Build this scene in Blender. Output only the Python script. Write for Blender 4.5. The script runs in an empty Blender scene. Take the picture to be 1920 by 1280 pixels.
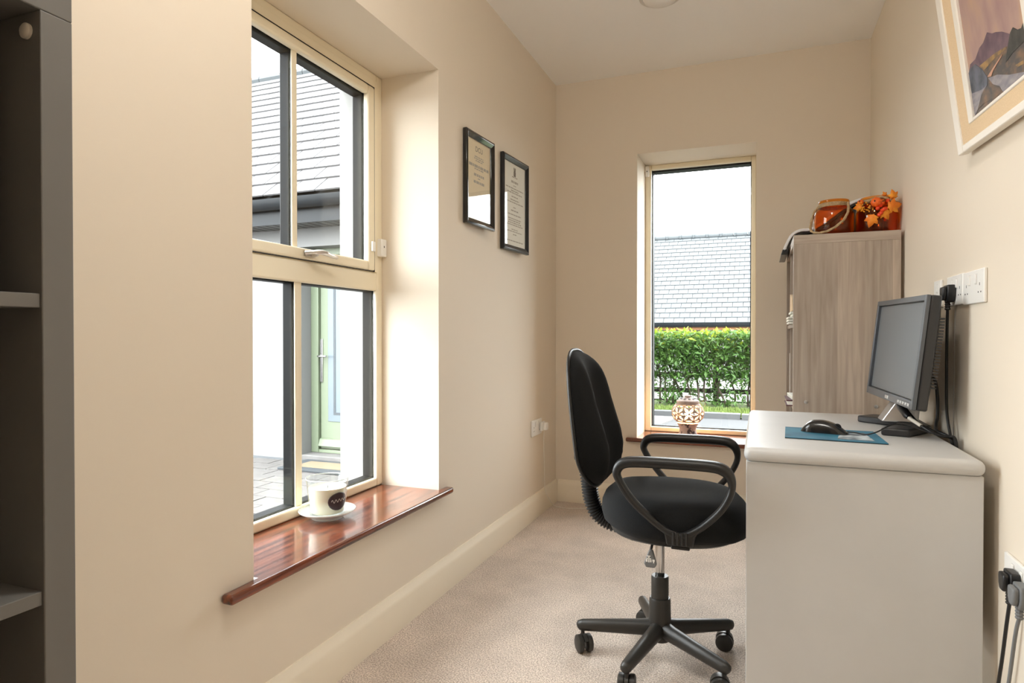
import bpy, bmesh, math, random
from mathutils import Vector, Matrix
random.seed(7)
S = bpy.context.scene
COL = S.collection
R = math.radians

# ------------------------------------------------------------------ room numbers
XL, XR, YB, YF, ZC = -1.2605, 0.5736, 4.017, -1.55, 2.75
CAMZ = 1.0967
FILL_LAMP_W = 11.0  # power of the added ceiling fill lamp

# ------------------------------------------------------------------ camera
cam_d = bpy.data.cameras.new('camera'); cam = bpy.data.objects.new('camera', cam_d); COL.objects.link(cam)
cam.location = (0, 0, CAMZ); cam.rotation_euler = (math.pi/2 - 0.00966, 0, 0.37318)
cam_d.sensor_width = 36; cam_d.lens = 36*1184/1920; cam_d.clip_start = 0.05; cam_d.clip_end = 200
S.camera = cam

# ------------------------------------------------------------------ sky, exposure
W = bpy.data.worlds.new('sky'); S.world = W; W.use_nodes = True
bg = W.node_tree.nodes['Background']
bg.inputs[0].default_value = (0.94, 0.975, 1.0, 1); bg.inputs[1].default_value = 6.4
S.view_settings.view_transform = 'Standard'; S.view_settings.look = 'None'
S.view_settings.exposure = 1.26; S.view_settings.gamma = 1.0; S.view_settings.use_curve_mapping = False
S.cycles.max_bounces = 14; S.cycles.diffuse_bounces = 8; S.cycles.glossy_bounces = 6
S.cycles.transmission_bounces = 12; S.cycles.transparent_max_bounces = 24
S.cycles.sample_clamp_indirect = 6; S.cycles.caustics_reflective = False; S.cycles.caustics_refractive = False
S.cycles.use_denoising = True
def portal(name, loc, rot, sx, sy):
    l = bpy.data.lights.new(name, 'AREA'); l.shape = 'RECTANGLE'; l.size = sx; l.size_y = sy
    l.energy = 1.0; l.cycles.is_portal = True
    o = bpy.data.objects.new(name, l); COL.objects.link(o); o.location = loc; o.rotation_euler = rot
portal('sky_portal', (-1.70, 1.845, 1.33), (0, R(-90), 0), 1.77, 1.05)
portal('sky_portal', (-0.371, 4.46, 1.35), (R(-90), 0, 0), 0.70, 1.79)

# ------------------------------------------------------------------ materials
MATS = {}
def mat(name, col, rough=0.6, metal=0.0, **k):
    m = bpy.data.materials.new(name); m.use_nodes = True
    nt = m.node_tree; b = nt.nodes['Principled BSDF']
    b.inputs['Base Color'].default_value = (*col, 1); b.inputs['Roughness'].default_value = rough
    b.inputs['Metallic'].default_value = metal
    if 'spec' in k: b.inputs['Specular IOR Level'].default_value = k['spec']
    if 'trans' in k: b.inputs['Transmission Weight'].default_value = k['trans']
    if 'ior' in k: b.inputs['IOR'].default_value = k['ior']
    if 'coat' in k: b.inputs['Coat Weight'].default_value = k['coat']; b.inputs['Coat Roughness'].default_value = k.get('coatr', 0.1)
    if 'sheen' in k: b.inputs['Sheen Weight'].default_value = k['sheen']
    if 'sss' in k: b.inputs['Subsurface Weight'].default_value = k['sss']; b.inputs['Subsurface Radius'].default_value = (0.02, 0.015, 0.01)
    if 'emit' in k: b.inputs['Emission Color'].default_value = (*k['emit'], 1); b.inputs['Emission Strength'].default_value = k['estr']
    N = lambda t: nt.nodes.new(t); L = nt.links.new
    tc = mp = None
    if 'col2' in k or 'bump' in k:
        tc = N('ShaderNodeTexCoord'); mp = N('ShaderNodeMapping')
        mp.inputs['Scale'].default_value = k.get('stretch', (1, 1, 1)); L(tc.outputs['Object'], mp.inputs[0])
    if 'col2' in k:
        n = N('ShaderNodeTexNoise'); n.inputs['Scale'].default_value = k.get('scale', 20); n.inputs['Detail'].default_value = k.get('detail', 4)
        n.inputs['Distortion'].default_value = k.get('dist', 0)
        L(mp.outputs[0], n.inputs['Vector'])
        r = N('ShaderNodeValToRGB'); lo, hi = k.get('ramp', (0.35, 0.65))
        r.color_ramp.elements[0].position = lo; r.color_ramp.elements[1].position = hi
        r.color_ramp.elements[0].color = (*col, 1); r.color_ramp.elements[1].color = (*k['col2'], 1)
        L(n.outputs[0], r.inputs[0]); L(r.outputs[0], b.inputs['Base Color'])
    if 'bump' in k:
        n2 = N('ShaderNodeTexNoise'); n2.inputs['Scale'].default_value = k.get('bscale', 200); n2.inputs['Detail'].default_value = k.get('bdetail', 2)
        L(mp.outputs[0], n2.inputs['Vector'])
        bp = N('ShaderNodeBump'); bp.inputs['Strength'].default_value = k['bump']; bp.inputs['Distance'].default_value = k.get('bdist', 0.002)
        L(n2.outputs[0], bp.inputs['Height']); L(bp.outputs[0], b.inputs['Normal'])
    MATS[name] = m
    return m
def glass_sheet(name, tint=(1, 1, 1), f0=0.04):
    # a window pane: lets light straight through, mirrors a little by its Fresnel
    m = bpy.data.materials.new(name); m.use_nodes = True; nt = m.node_tree; nt.nodes.clear()
    o = nt.nodes.new('ShaderNodeOutputMaterial'); t = nt.nodes.new('ShaderNodeBsdfTransparent'); g = nt.nodes.new('ShaderNodeBsdfGlossy')
    lw = nt.nodes.new('ShaderNodeLayerWeight'); pw = nt.nodes.new('ShaderNodeMath'); pw.operation = 'POWER'; pw.inputs[1].default_value = 5.0
    f = nt.nodes.new('ShaderNodeMath'); f.operation = 'MULTIPLY_ADD'; f.inputs[1].default_value = 0.92; f.inputs[2].default_value = f0
    mx = nt.nodes.new('ShaderNodeMixShader')
    t.inputs[0].default_value = (*tint, 1); g.inputs['Roughness'].default_value = 0.0
    nt.links.new(lw.outputs['Facing'], pw.inputs[0]); nt.links.new(pw.outputs[0], f.inputs[0])
    nt.links.new(f.outputs[0], mx.inputs[0]); nt.links.new(t.outputs[0], mx.inputs[1]); nt.links.new(g.outputs[0], mx.inputs[2])
    nt.links.new(mx.outputs[0], o.inputs[0]); MATS[name] = m
    return m
M = MATS
mat('wall', (0.765, 0.685, 0.572), 0.75, bump=0.06, bscale=260, bdist=0.001)
mat('ceiling', (0.94, 0.94, 0.935), 0.85)
mat('skirting', (0.83, 0.755, 0.62), 0.42)
mat('carpet', (0.40, 0.315, 0.255), 0.95, col2=(0.86, 0.74, 0.64), scale=200, detail=3, ramp=(0.36, 0.62), bump=1.0, bscale=230, bdist=0.006, sheen=0.2)
def mottle(m, scale, lo, hi):
    # large soft patches where the pile lies a different way
    nt = M[m].node_tree; b = nt.nodes['Principled BSDF']; src = b.inputs['Base Color'].links[0].from_socket
    tc = nt.nodes.new('ShaderNodeTexCoord'); n = nt.nodes.new('ShaderNodeTexNoise'); n.inputs['Scale'].default_value = scale; n.inputs['Detail'].default_value = 3
    mr = nt.nodes.new('ShaderNodeMapRange'); mr.inputs[1].default_value = 0.35; mr.inputs[2].default_value = 0.65; mr.inputs[3].default_value = lo; mr.inputs[4].default_value = hi
    hs = nt.nodes.new('ShaderNodeHueSaturation'); L = nt.links.new
    L(tc.outputs['Object'], n.inputs['Vector']); L(n.outputs[0], mr.inputs[0]); L(mr.outputs[0], hs.inputs['Value']); L(src, hs.inputs['Color']); L(hs.outputs[0], b.inputs['Base Color'])
mottle('carpet', 5.0, 0.84, 1.02)
mat('frame_cream', (0.87, 0.79, 0.61), 0.35)
mat('frame_cream_bar', (0.80, 0.69, 0.48), 0.35)
mat('frame_dark', (0.0045, 0.005, 0.0055), 0.5, spec=0.12)
mat('seal', (0.01, 0.01, 0.01), 0.6)
glass_sheet('pane', (0.985, 0.995, 0.99), 0.022)
glass_sheet('picture_glass', (1, 1, 1), 0.02)
mat('mahogany', (0.042, 0.010, 0.006), 0.22, col2=(0.25, 0.060, 0.020), scale=6, detail=7, dist=0.4, ramp=(0.36, 0.66), stretch=(9, 0.5, 9), coat=0.6, coatr=0.12)
mat('mahogany_x', (0.042, 0.010, 0.006), 0.22, col2=(0.25, 0.060, 0.020), scale=6, detail=7, dist=0.4, ramp=(0.36, 0.66), stretch=(0.5, 9, 9), coat=0.6, coatr=0.12)
mat('white_plastic', (0.86, 0.85, 0.82), 0.35)
mat('slot', (0.03, 0.03, 0.03), 0.7)
mat('chrome', (0.62, 0.61, 0.60), 0.14, 1.0)
mat('satin_chrome', (0.60, 0.57, 0.54), 0.28, 1.0)
mat('black_plastic', (0.012, 0.012, 0.012), 0.42, bump=0.15, bscale=900, bdist=0.0005)
mat('base_plastic', (0.026, 0.024, 0.021), 0.42, bump=0.15, bscale=900, bdist=0.0005)
mat('fabric', (0.005, 0.0055, 0.006), 0.95, col2=(0.013, 0.014, 0.015), scale=900, detail=2, bump=0.5, bscale=1200, bdist=0.001, sheen=0.04, spec=0.2)
mat('desk_white', (0.585, 0.585, 0.58), 0.42, col2=(0.535, 0.535, 0.53), scale=3, detail=5, ramp=(0.4, 0.75))
mat('grey_board', (0.165, 0.162, 0.155), 0.55)
mat('grey_board_dark', (0.17, 0.16, 0.15), 0.6)
mat('cap_white', (0.7, 0.66, 0.6), 0.5)
mat('black_gloss', (0.006, 0.006, 0.007), 0.10, coat=0.5, coatr=0.05)
mat('black_satin', (0.012, 0.013, 0.015), 0.28)
mat('paper_cream', (0.80, 0.70, 0.50), 0.8)
mat('paper_white', (0.84, 0.84, 0.76), 0.8)
mat('ink', (0.16, 0.14, 0.12), 0.8)
mat('ink_soft', (0.42, 0.39, 0.33), 0.8)
mat('picture_white', (0.85, 0.80, 0.72), 0.5)
mat('linen', (0.72, 0.54, 0.33), 0.85, col2=(0.78, 0.60, 0.39), scale=300, bump=0.4, bscale=700, bdist=0.001)
mat('monitor_dark', (0.028, 0.028, 0.030), 0.38, bump=0.15, bscale=800, bdist=0.0005)
mat('monitor_silver', (0.11, 0.12, 0.135), 0.35, 0.4)
mat('screen', (0.125, 0.14, 0.155), 0.36, spec=0.7)  # base grey raised to stand in for the bright window's reflection
mat('screen_edge', (0.004, 0.004, 0.005), 0.4)
mat('silver', (0.62, 0.62, 0.62), 0.3, 0.85)
mat('cable_black', (0.010, 0.010, 0.011), 0.4)
mat('cable_grey', (0.42, 0.40, 0.37), 0.5)
mat('cable_white', (0.78, 0.74, 0.66), 0.5)
mat('plug_grey', (0.16, 0.165, 0.17), 0.5)
mat('mouse_black', (0.010, 0.010, 0.011), 0.24, coat=0.3)
mat('mousemat', (0.015, 0.085, 0.15), 0.75, col2=(0.03, 0.20, 0.31), scale=9, detail=3, ramp=(0.3, 0.7))
mat('mousemat_print', (0.06, 0.08, 0.10), 0.75, col2=(0.50, 0.56, 0.60), scale=16, detail=4, ramp=(0.45, 0.62))
mat('maroon', (0.09, 0.02, 0.03), 0.5)
mat('rubber', (0.01, 0.01, 0.01), 0.8)
glass_sheet('amber_glass', (0.985, 0.60, 0.20))
mat('rope', (0.36, 0.25, 0.13), 0.9, col2=(0.50, 0.36, 0.20), scale=120, bump=0.8, bscale=160, bdist=0.003)
mat('pumpkin', (0.85, 0.14, 0.01), 0.4)
mat('stalk', (0.12, 0.07, 0.02), 0.8)
mat('leaf_orange', (0.85, 0.22, 0.015), 0.6, col2=(0.95, 0.40, 0.03), scale=30, ramp=(0.4, 0.7))
mat('berry_red', (0.80, 0.06, 0.01), 0.3)
mat('berry_gold', (0.85, 0.38, 0.02), 0.3)
mat('wax', (0.90, 0.84, 0.68), 0.5, sss=0.4)
mat('wax_top', (0.92, 0.87, 0.70), 0.5, sss=0.3)
glass_sheet('clear_glass', (0.97, 0.985, 0.98))
mat('dish_glass', (0.80, 0.83, 0.80), 0.12, bump=0.6, bscale=110, bdist=0.003)
def see_through(m, f):
    nt = M[m].node_tree; b = nt.nodes['Principled BSDF']; o = nt.nodes['Material Output']
    t = nt.nodes.new('ShaderNodeBsdfTransparent'); mx = nt.nodes.new('ShaderNodeMixShader'); mx.inputs[0].default_value = f
    nt.links.new(b.outputs[0], mx.inputs[1]); nt.links.new(t.outputs[0], mx.inputs[2]); nt.links.new(mx.outputs[0], o.inputs[0])
see_through('dish_glass', 0.45)
mat('label_dark', (0.03, 0.015, 0.02), 0.35)
mat('label_ink', (0.75, 0.70, 0.66), 0.5)
mat('terracotta', (0.56, 0.47, 0.44), 0.85, col2=(0.38, 0.29, 0.27), scale=26, detail=5, ramp=(0.5, 0.72))
mat('terracotta_dark', (0.66, 0.57, 0.53), 0.85, col2=(0.10, 0.085, 0.10), scale=22, detail=6, ramp=(0.54, 0.60))
mat('bulb', (1, 0.8, 0.5), 0.5, emit=(1.0, 0.62, 0.25), estr=25)
mat('fill_lamp_shade', (0.9, 0.87, 0.8), 0.5, emit=(1.0, 0.96, 0.90), estr=2)  # glowing dome of the added fill lamp
mat('white_shell', (0.80, 0.82, 0.84), 0.25)
mat('fitting', (0.70, 0.68, 0.65), 0.4)
# outdoors
mat('render_white', (0.17, 0.17, 0.167), 0.85, bump=0.25, bscale=90, bdist=0.003)
mat('render_white_lifted', (0.30, 0.295, 0.28), 0.85, bump=0.25, bscale=90, bdist=0.003)  # same white render, colour lightened so the outer reveal looks brightly lit
mat('slate_pale', (0.072, 0.070, 0.071), 0.7, col2=(0.084, 0.082, 0.083), scale=4, spec=0.3)
mat('slate_blue', (0.058, 0.063, 0.066), 0.7, col2=(0.074, 0.079, 0.082), scale=3, spec=0.3)
mat('ridge', (0.045, 0.052, 0.056), 0.7)
mat('gutter', (0.008, 0.010, 0.012), 0.4, spec=0.2)
mat('soffit', (0.09, 0.09, 0.085), 0.5)
mat('eave_wood', (0.20, 0.085, 0.03), 0.7)
mat('door_green', (0.135, 0.165, 0.108), 0.45)
mat('door_blue', (0.11, 0.14, 0.16), 0.35)
mat('door_line', (0.04, 0.05, 0.06), 0.5)
mat('paver', (0.080, 0.074, 0.069), 0.9, col2=(0.10, 0.092, 0.087), scale=8)
mat('paver_joint', (0.05, 0.046, 0.044), 0.95)
mat('drain', (0.08, 0.085, 0.09), 0.7)
mat('mat_edge', (0.035, 0.04, 0.045), 0.9, bump=0.6, bscale=200)
mat('coir', (0.14, 0.105, 0.065), 0.95, col2=(0.18, 0.14, 0.085), scale=120)
mat('tarmac', (0.042, 0.043, 0.045), 0.9, col2=(0.056, 0.057, 0.059), scale=60)
mat('concrete', (0.13, 0.125, 0.12), 0.9, col2=(0.11, 0.105, 0.10), scale=12)
mat('kerb', (0.075, 0.076, 0.077), 0.9)
mat('lawn', (0.06, 0.085, 0.018), 0.95)
mat('grass', (0.085, 0.13, 0.020), 0.8, col2=(0.12, 0.165, 0.030), scale=2)
mat('leaf', (0.045, 0.105, 0.020), 0.42, col2=(0.085, 0.165, 0.036), scale=3, spec=0.35)
mat('leaf_young', (0.15, 0.22, 0.018), 0.45, col2=(0.23, 0.25, 0.03), scale=4, spec=0.3)
mat('bark', (0.06, 0.043, 0.03), 0.9)
mat('fence_wood', (0.022, 0.015, 0.011), 0.85)
def leafy(m):
    nt = M[m].node_tree; b = nt.nodes['Principled BSDF']; o = nt.nodes['Material Output']
    t = nt.nodes.new('ShaderNodeBsdfTranslucent'); mx = nt.nodes.new('ShaderNodeMixShader'); mx.inputs[0].default_value = 0.35
    src = b.inputs['Base Color'].links[0].from_socket
    nt.links.new(src, t.inputs[0]); nt.links.new(b.outputs[0], mx.inputs[1]); nt.links.new(t.outputs[0], mx.inputs[2]); nt.links.new(mx.outputs[0], o.inputs[0])
leafy('leaf'); leafy('leaf_young')

def oak(name, axis, width, off=0.0):
    # laminate boards: streaky grain along z, planks of slightly different tone across
    m = bpy.data.materials.new(name); m.use_nodes = True; nt = m.node_tree; b = nt.nodes['Principled BSDF']; N = nt.nodes.new; L = nt.links.new
    b.inputs['Roughness'].default_value = 0.55
    tc = N('ShaderNodeTexCoord'); sx = N('ShaderNodeSeparateXYZ'); L(tc.outputs['Object'], sx.inputs[0])
    d = N('ShaderNodeMath'); d.operation = 'MULTIPLY_ADD'; d.inputs[1].default_value = 1/width; d.inputs[2].default_value = off; L(sx.outputs[axis], d.inputs[0])
    fl = N('ShaderNodeMath'); fl.operation = 'FLOOR'; L(d.outputs[0], fl.inputs[0])
    wn = N('ShaderNodeTexWhiteNoise'); wn.noise_dimensions = '1D'; L(fl.outputs[0], wn.inputs['W'])
    mp = N('ShaderNodeMapping'); mp.inputs['Scale'].default_value = (22, 22, 1.3); L(tc.outputs['Object'], mp.inputs[0])
    cb = N('ShaderNodeVectorMath'); cb.operation = 'ADD'; L(mp.outputs[0], cb.inputs[0]); L(wn.outputs['Color'], cb.inputs[1])
    n = N('ShaderNodeTexNoise'); n.inputs['Scale'].default_value = 2.2; n.inputs['Detail'].default_value = 7; n.inputs['Distortion'].default_value = 0.7; L(cb.outputs[0], n.inputs['Vector'])
    r = N('ShaderNodeValToRGB'); r.color_ramp.elements[0].position = 0.28; r.color_ramp.elements[1].position = 0.72
    r.color_ramp.elements[0].color = (0.335, 0.265, 0.21, 1); r.color_ramp.elements[1].color = (0.50, 0.415, 0.335, 1); L(n.outputs[0], r.inputs[0])
    hs = N('ShaderNodeHueSaturation'); mr = N('ShaderNodeMapRange'); mr.inputs['To Min'].default_value = 0.82; mr.inputs['To Max'].default_value = 1.12
    L(wn.outputs['Value'], mr.inputs[0]); L(mr.outputs[0], hs.inputs['Value']); L(r.outputs[0], hs.inputs['Color']); L(hs.outputs[0], b.inputs['Base Color'])
    MATS[name] = m
oak('oak_side', 'X', 0.105, 0.3); oak('oak_front', 'Y', 0.2)
mat('oak_top', (0.335, 0.265, 0.21), 0.55, col2=(0.50, 0.415, 0.335), scale=3, detail=6, ramp=(0.3, 0.7), stretch=(1.5, 25, 25))

def paint_canvas():
    # flat print: oil landscape, mauve sky over purple hill, valley and track
    m = bpy.data.materials.new('canvas'); m.use_nodes = True; nt = m.node_tree; b = nt.nodes['Principled BSDF']; N = nt.nodes.new; L = nt.links.new
    b.inputs['Roughness'].default_value = 0.55
    tc = N('ShaderNodeTexCoord')
    mp = N('ShaderNodeMapping'); mp.inputs['Scale'].default_value = (1, 9, 4); L(tc.outputs['Object'], mp.inputs[0])
    n = N('ShaderNodeTexNoise'); n.inputs['Scale'].default_value = 1.4; n.inputs['Detail'].default_value = 5; L(mp.outputs[0], n.inputs['Vector'])
    r = N('ShaderNodeValToRGB'); e = r.color_ramp.elements
    e[0].position = 0.3; e[0].color = (0.34, 0.21, 0.20, 1); e[1].position = 0.7; e[1].color = (0.50, 0.32, 0.21, 1)
    e.new(0.5).color = (0.42, 0.28, 0.24, 1)
    L(n.outputs[0], r.inputs[0]); L(r.outputs[0], b.inputs['Base Color']); MATS['canvas'] = m
paint_canvas()
mat('paint_hill', (0.10, 0.06, 0.085), 0.55, col2=(0.17, 0.105, 0.125), scale=30, ramp=(0.35, 0.65))
mat('paint_crag', (0.022, 0.024, 0.020), 0.55, col2=(0.06, 0.055, 0.05), scale=40)
mat('paint_land', (0.075, 0.065, 0.06), 0.55, col2=(0.24, 0.14, 0.075), scale=26, detail=6, ramp=(0.42, 0.72), stretch=(1, 1, 2.2))
mat('paint_water', (0.20, 0.19, 0.22), 0.55, col2=(0.33, 0.30, 0.31), scale=30, ramp=(0.35, 0.65), stretch=(1, 1, 3))
mat('paint_dark', (0.04, 0.05, 0.065), 0.55, col2=(0.12, 0.13, 0.17), scale=30)
mat('paint_track', (0.55, 0.30, 0.20), 0.55)
mat('paint_gold', (0.38, 0.22, 0.07), 0.55, col2=(0.12, 0.09, 0.06), scale=40)

# ------------------------------------------------------------------ mesh helpers
def wloc(o):
    v = Vector(o.location); p = o.parent
    while p: v += p.location; p = p.parent
    return v
class MB:
    def __init__(s): s.v = []; s.f = []
    def add(s, vs, fs):
        n = len(s.v); s.v += [Vector(p) for p in vs]; s.f += [tuple(i+n for i in f) for f in fs]; return s
    def box(s, x0, x1, y0, y1, z0, z1, rot=None):
        vs = [(x, y, z) for z in (z0, z1) for y in (y0, y1) for x in (x0, x1)]
        if rot:
            c = Vector(((x0+x1)/2, (y0+y1)/2, (z0+z1)/2)); vs = [c + rot @ (Vector(p)-c) for p in vs]
        return s.add(vs, [(0,2,3,1), (4,5,7,6), (0,1,5,4), (2,6,7,3), (0,4,6,2), (1,3,7,5)])
    def prism(s, pts, ax, a, b):
        # polygon pts in the two other axes (in axis order), from a to b along ax
        def P(p, t):
            q = list(p); q.insert(ax, t); return q
        n = len(pts); area = sum(pts[i][0]*pts[(i+1)%n][1]-pts[(i+1)%n][0]*pts[i][1] for i in range(n))
        if (area < 0) != (ax == 1): pts = pts[::-1]
        if a > b: a, b = b, a
        vs = [P(p, a) for p in pts]+[P(p, b) for p in pts]
        fs = [tuple(range(n))[::-1], tuple(range(n, 2*n))]+[(i, (i+1)%n, n+(i+1)%n, n+i) for i in range(n)]
        return s.add(vs, fs)
    def tube(s, pts, r, n=10, flat=None, up=None, closed=False, cap=True):
        # sweep; r number or list; flat=(a,b) multiplies the two section radii
        pts = [Vector(p) for p in pts]; m = len(pts); rs = r if isinstance(r, (list, tuple)) else [r]*m
        fa, fb = flat or (1, 1); vs = []; prev = None
        for i, p in enumerate(pts):
            if closed: t = pts[(i+1) % m]-pts[i-1]
            else: t = pts[min(i+1, m-1)]-pts[max(i-1, 0)]
            t = t.normalized() if t.length > 1e-9 else Vector((0, 0, 1))
            if up is not None: u = Vector(up); u = (u-t*u.dot(t))
            elif prev is not None: u = prev-t*prev.dot(t)
            else:
                u = Vector((0, 0, 1)) if abs(t.z) < 0.9 else Vector((1, 0, 0)); u = u-t*u.dot(t)
            u = u.normalized(); prev = u; w = t.cross(u)
            for k in range(n):
                a = 2*math.pi*k/n; vs.append(p+u*(math.cos(a)*rs[i]*fa)+w*(math.sin(a)*rs[i]*fb))
        fs = []; rng = m if closed else m-1
        for i in range(rng):
            j = (i+1) % m
            for k in range(n): l = (k+1) % n; fs.append((i*n+k, i*n+l, j*n+l, j*n+k))
        if cap and not closed: fs += [tuple(range(n))[::-1], tuple(range((m-1)*n, m*n))]
        return s.add(vs, fs)
    def lathe(s, prof, c=(0, 0, 0), n=32, mx=None, rib=None):
        vs = []; c = Vector(c)
        for r, z in prof:
            for k in range(n):
                a = 2*math.pi*k/n; q = r*(1 if not rib else 1-rib[1]*abs(math.cos(a*rib[0]/2))**6)
                p = Vector((q*math.cos(a), q*math.sin(a), z)); vs.append(c+((mx @ p) if mx else p))
        m = len(prof); fs = []
        for i in range(m-1):
            for k in range(n): l = (k+1) % n; fs.append((i*n+k, i*n+l, (i+1)*n+l, (i+1)*n+k))
        if prof[0] == prof[-1]: return s.add(vs, fs)
        if prof[0][0] > 1e-6: fs.append(tuple(range(n))[::-1])
        if prof[-1][0] > 1e-6: fs.append(tuple(range((m-1)*n, m*n)))
        return s.add(vs, fs)
    def ball(s, c, r, n=12, sc=(1, 1, 1)):
        k = max(6, n//2+1); pr = [(math.sin(math.pi*i/(k-1)), -math.cos(math.pi*i/(k-1))) for i in range(k)]
        pr[0] = (1e-5, -1); pr[-1] = (1e-5, 1)
        mx = Matrix.Diagonal((r*sc[0], r*sc[1], r*sc[2]))
        return s.lathe(pr, c, n, mx)
    def mesh(s, name, o=Vector((0, 0, 0)), smooth=35, weld=False):
        me = bpy.data.meshes.new(name); me.from_pydata([tuple(p-o) for p in s.v], [], s.f); me.validate()
        if weld:
            bm = bmesh.new(); bm.from_mesh(me); bmesh.ops.remove_doubles(bm, verts=bm.verts, dist=1e-5); bm.to_mesh(me); bm.free()
        if smooth:
            me.shade_smooth(); me.set_sharp_from_angle(angle=R(smooth))
        return me
    def build(s, name, m, parent=None, bev=0, seg=2, smooth=35, loc=None, local=False, weld=False):
        if local: o = Vector((0, 0, 0))
        elif parent: o = wloc(parent)
        elif loc is not None: o = Vector(loc)
        else:
            lo = [min(p[i] for p in s.v) for i in range(3)]; hi = [max(p[i] for p in s.v) for i in range(3)]
            o = Vector(((lo[0]+hi[0])/2, (lo[1]+hi[1])/2, lo[2]))
        me = s.mesh(name, o, smooth, weld); me.materials.append(M[m] if isinstance(m, str) else m)
        ob = bpy.data.objects.new(name, me); COL.objects.link(ob)
        if parent: ob.parent = parent
        elif not local: ob.location = o
        if bev:
            bv = ob.modifiers.new('bevel', 'BEVEL'); bv.width = bev; bv.segments = seg; bv.limit_method = 'ANGLE'; bv.angle_limit = R(40)
        return ob
def B(*a, **k): return MB().box(*a, **k)
def tag(o, label=None, cat=None, group=None, kind=None):
    if label: o['label'] = label
    if cat: o['category'] = cat
    if group: o['group'] = group
    if kind: o['kind'] = kind
    return o
def thing(name, loc, label=None, cat=None, group=None, kind=None, rot=None):
    o = bpy.data.objects.new(name, None); COL.objects.link(o); o.location = loc; o.empty_display_size = 0.1
    if rot: o.rotation_euler = rot
    return tag(o, label, cat, group, kind)
def struct(name, mb, m, parent=None, **k):
    o = mb.build(name, m, parent, **k)
    if not parent: o['kind'] = 'structure'
    return o
def inst(name, me, parent, loc=(0, 0, 0), rot=None):
    o = bpy.data.objects.new(name, me); COL.objects.link(o); o.parent = parent; o.location = Vector(loc)-wloc(parent)
    if rot: o.rotation_euler = rot
    return o
def smoothpath(pts, k=8, closed=False):
    # Catmull-Rom through pts
    P = [Vector(p) for p in pts]; n = len(P); out = []
    for i in range(n if closed else n-1):
        if closed: a, b, c, d = P[i-1], P[i], P[(i+1) % n], P[(i+2) % n]
        else: a, b, c, d = P[max(i-1, 0)], P[i], P[i+1], P[min(i+2, n-1)]
        for j in range(k):
            t = j/k
            out.append(0.5*((2*b)+(c-a)*t+(2*a-5*b+4*c-d)*t*t+(3*b-a-3*c+d)*t**3))
    if not closed: out.append(P[-1])
    return out

# ================================================================== THE ROOM
LY0, LY1, LZ0, LZ1 = 1.319, 2.370, 0.445, 2.215        # opening in left wall
BX0, BX1, BZ0, BZ1 = -0.722, -0.020, 0.450, 2.243      # opening in back wall
XO, YO = -1.76, 4.50                                   # outer faces
struct('floor', B(XL-0.34, XR+0.2, YF-0.2, YB+0.3, -0.12, 0), 'carpet', smooth=0)
struct('ceiling', B(XO, XR+0.25, YF-0.2, YO, ZC, ZC+0.25), 'ceiling', smooth=0)
def holed(ax, a, b, u0, u1, z0, z1, o):
    m = MB()
    def bb(p0, p1, q0, q1):
        if ax == 0: m.box(a, b, p0, p1, q0, q1)
        else: m.box(p0, p1, a, b, q0, q1)
    bb(u0, o[0], z0, z1); bb(o[1], u1, z0, z1); bb(o[0], o[1], z0, o[2]); bb(o[0], o[1], o[3], z1)
    return m
wl = struct('wall_left', holed(0, -1.60, XL, YF-0.2, YB+0.3, 0, ZC, (LY0, LY1, LZ0-0.03, LZ1)), 'wall', smooth=0)
struct('render_leaf', holed(0, XO, -1.60, YF-0.2, YO, -0.2, ZC+0.25, (LY0, LY1, LZ0-0.03, LZ1)), 'render_white_lifted', wl, smooth=0)
wb = struct('wall_back', holed(1, YB, 4.38, XL, XR+0.2, 0, ZC, (BX0, BX1, BZ0-0.03, BZ1)), 'wall', smooth=0)
struct('render_leaf', holed(1, 4.38, YO, -1.60, XR+0.25, -0.2, ZC+0.25, (BX0, BX1, BZ0-0.03, BZ1)), 'render_white', wb, smooth=0)
struct('wall_right', B(XR, XR+0.2, YF-0.2, YB, 0, ZC), 'wall', smooth=0)
struct('wall_front', B(XL, XR, YF-0.2, YF, 0, ZC), 'wall', smooth=0)
def skirt(name, ax, pos, sgn, a, b):
    prof = [(0, 0), (0.020, 0), (0.020, 0.105), (0.016, 0.118), (0.010, 0.128), (0.006, 0.142), (0, 0.142)]
    pts = [(pos+sgn*p, z) for p, z in prof]
    if ax == 0: m = MB().prism(pts, 1, a, b)
    else: m = MB().prism(pts, 0, a, b)
    return struct(name, m, 'skirting', smooth=20)
skirt('baseboard_left', 0, XL, 1, YF, YB)
skirt('baseboard_back', 1, YB, -1, XL+0.02, XR-0.02)
skirt('baseboard_right', 0, XR, -1, YF, YB-0.02)
skirt('baseboard_front', 1, YF, 1, XL+0.02, XR-0.02)

# ------------------------------------------------------------------ window_1 (left wall)
def frame_rect(m, ax, d0, d1, u0, u1, z0, z1, w0, w1, wb_, wt):
    # ring of four bars; widths: at u0, at u1, bottom, top
    def bb(p0, p1, q0, q1):
        if ax == 0: m.box(d0, d1, p0, p1, q0, q1)
        else: m.box(p0, p1, d0, d1, q0, q1)
    bb(u0, u0+w0, z0, z1); bb(u1-w1, u1, z0, z1); bb(u0+w0, u1-w1, z0, z0+wb_); bb(u0+w0, u1-w1, z1-wt, z1)
    return m
w1 = thing('window_1', (-1.56, 1.845, LZ0), kind='structure')
m = frame_rect(MB(), 0, -1.558, -1.537, LY0, LY1, LZ0, LZ1, 0.044, 0.044, 0.036, 0.063)
m.box(-1.558, -1.537, LY0+0.044, LY1-0.044, 1.288, 1.368)
m.build('frame', 'frame_cream', w1, bev=0.007, seg=3)
sash = MB()
frame_rect(sash, 0, -1.558, -1.528, 1.389, 2.302, 1.371, 2.150, 0.047, 0.046, 0.041, 0.038)
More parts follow.
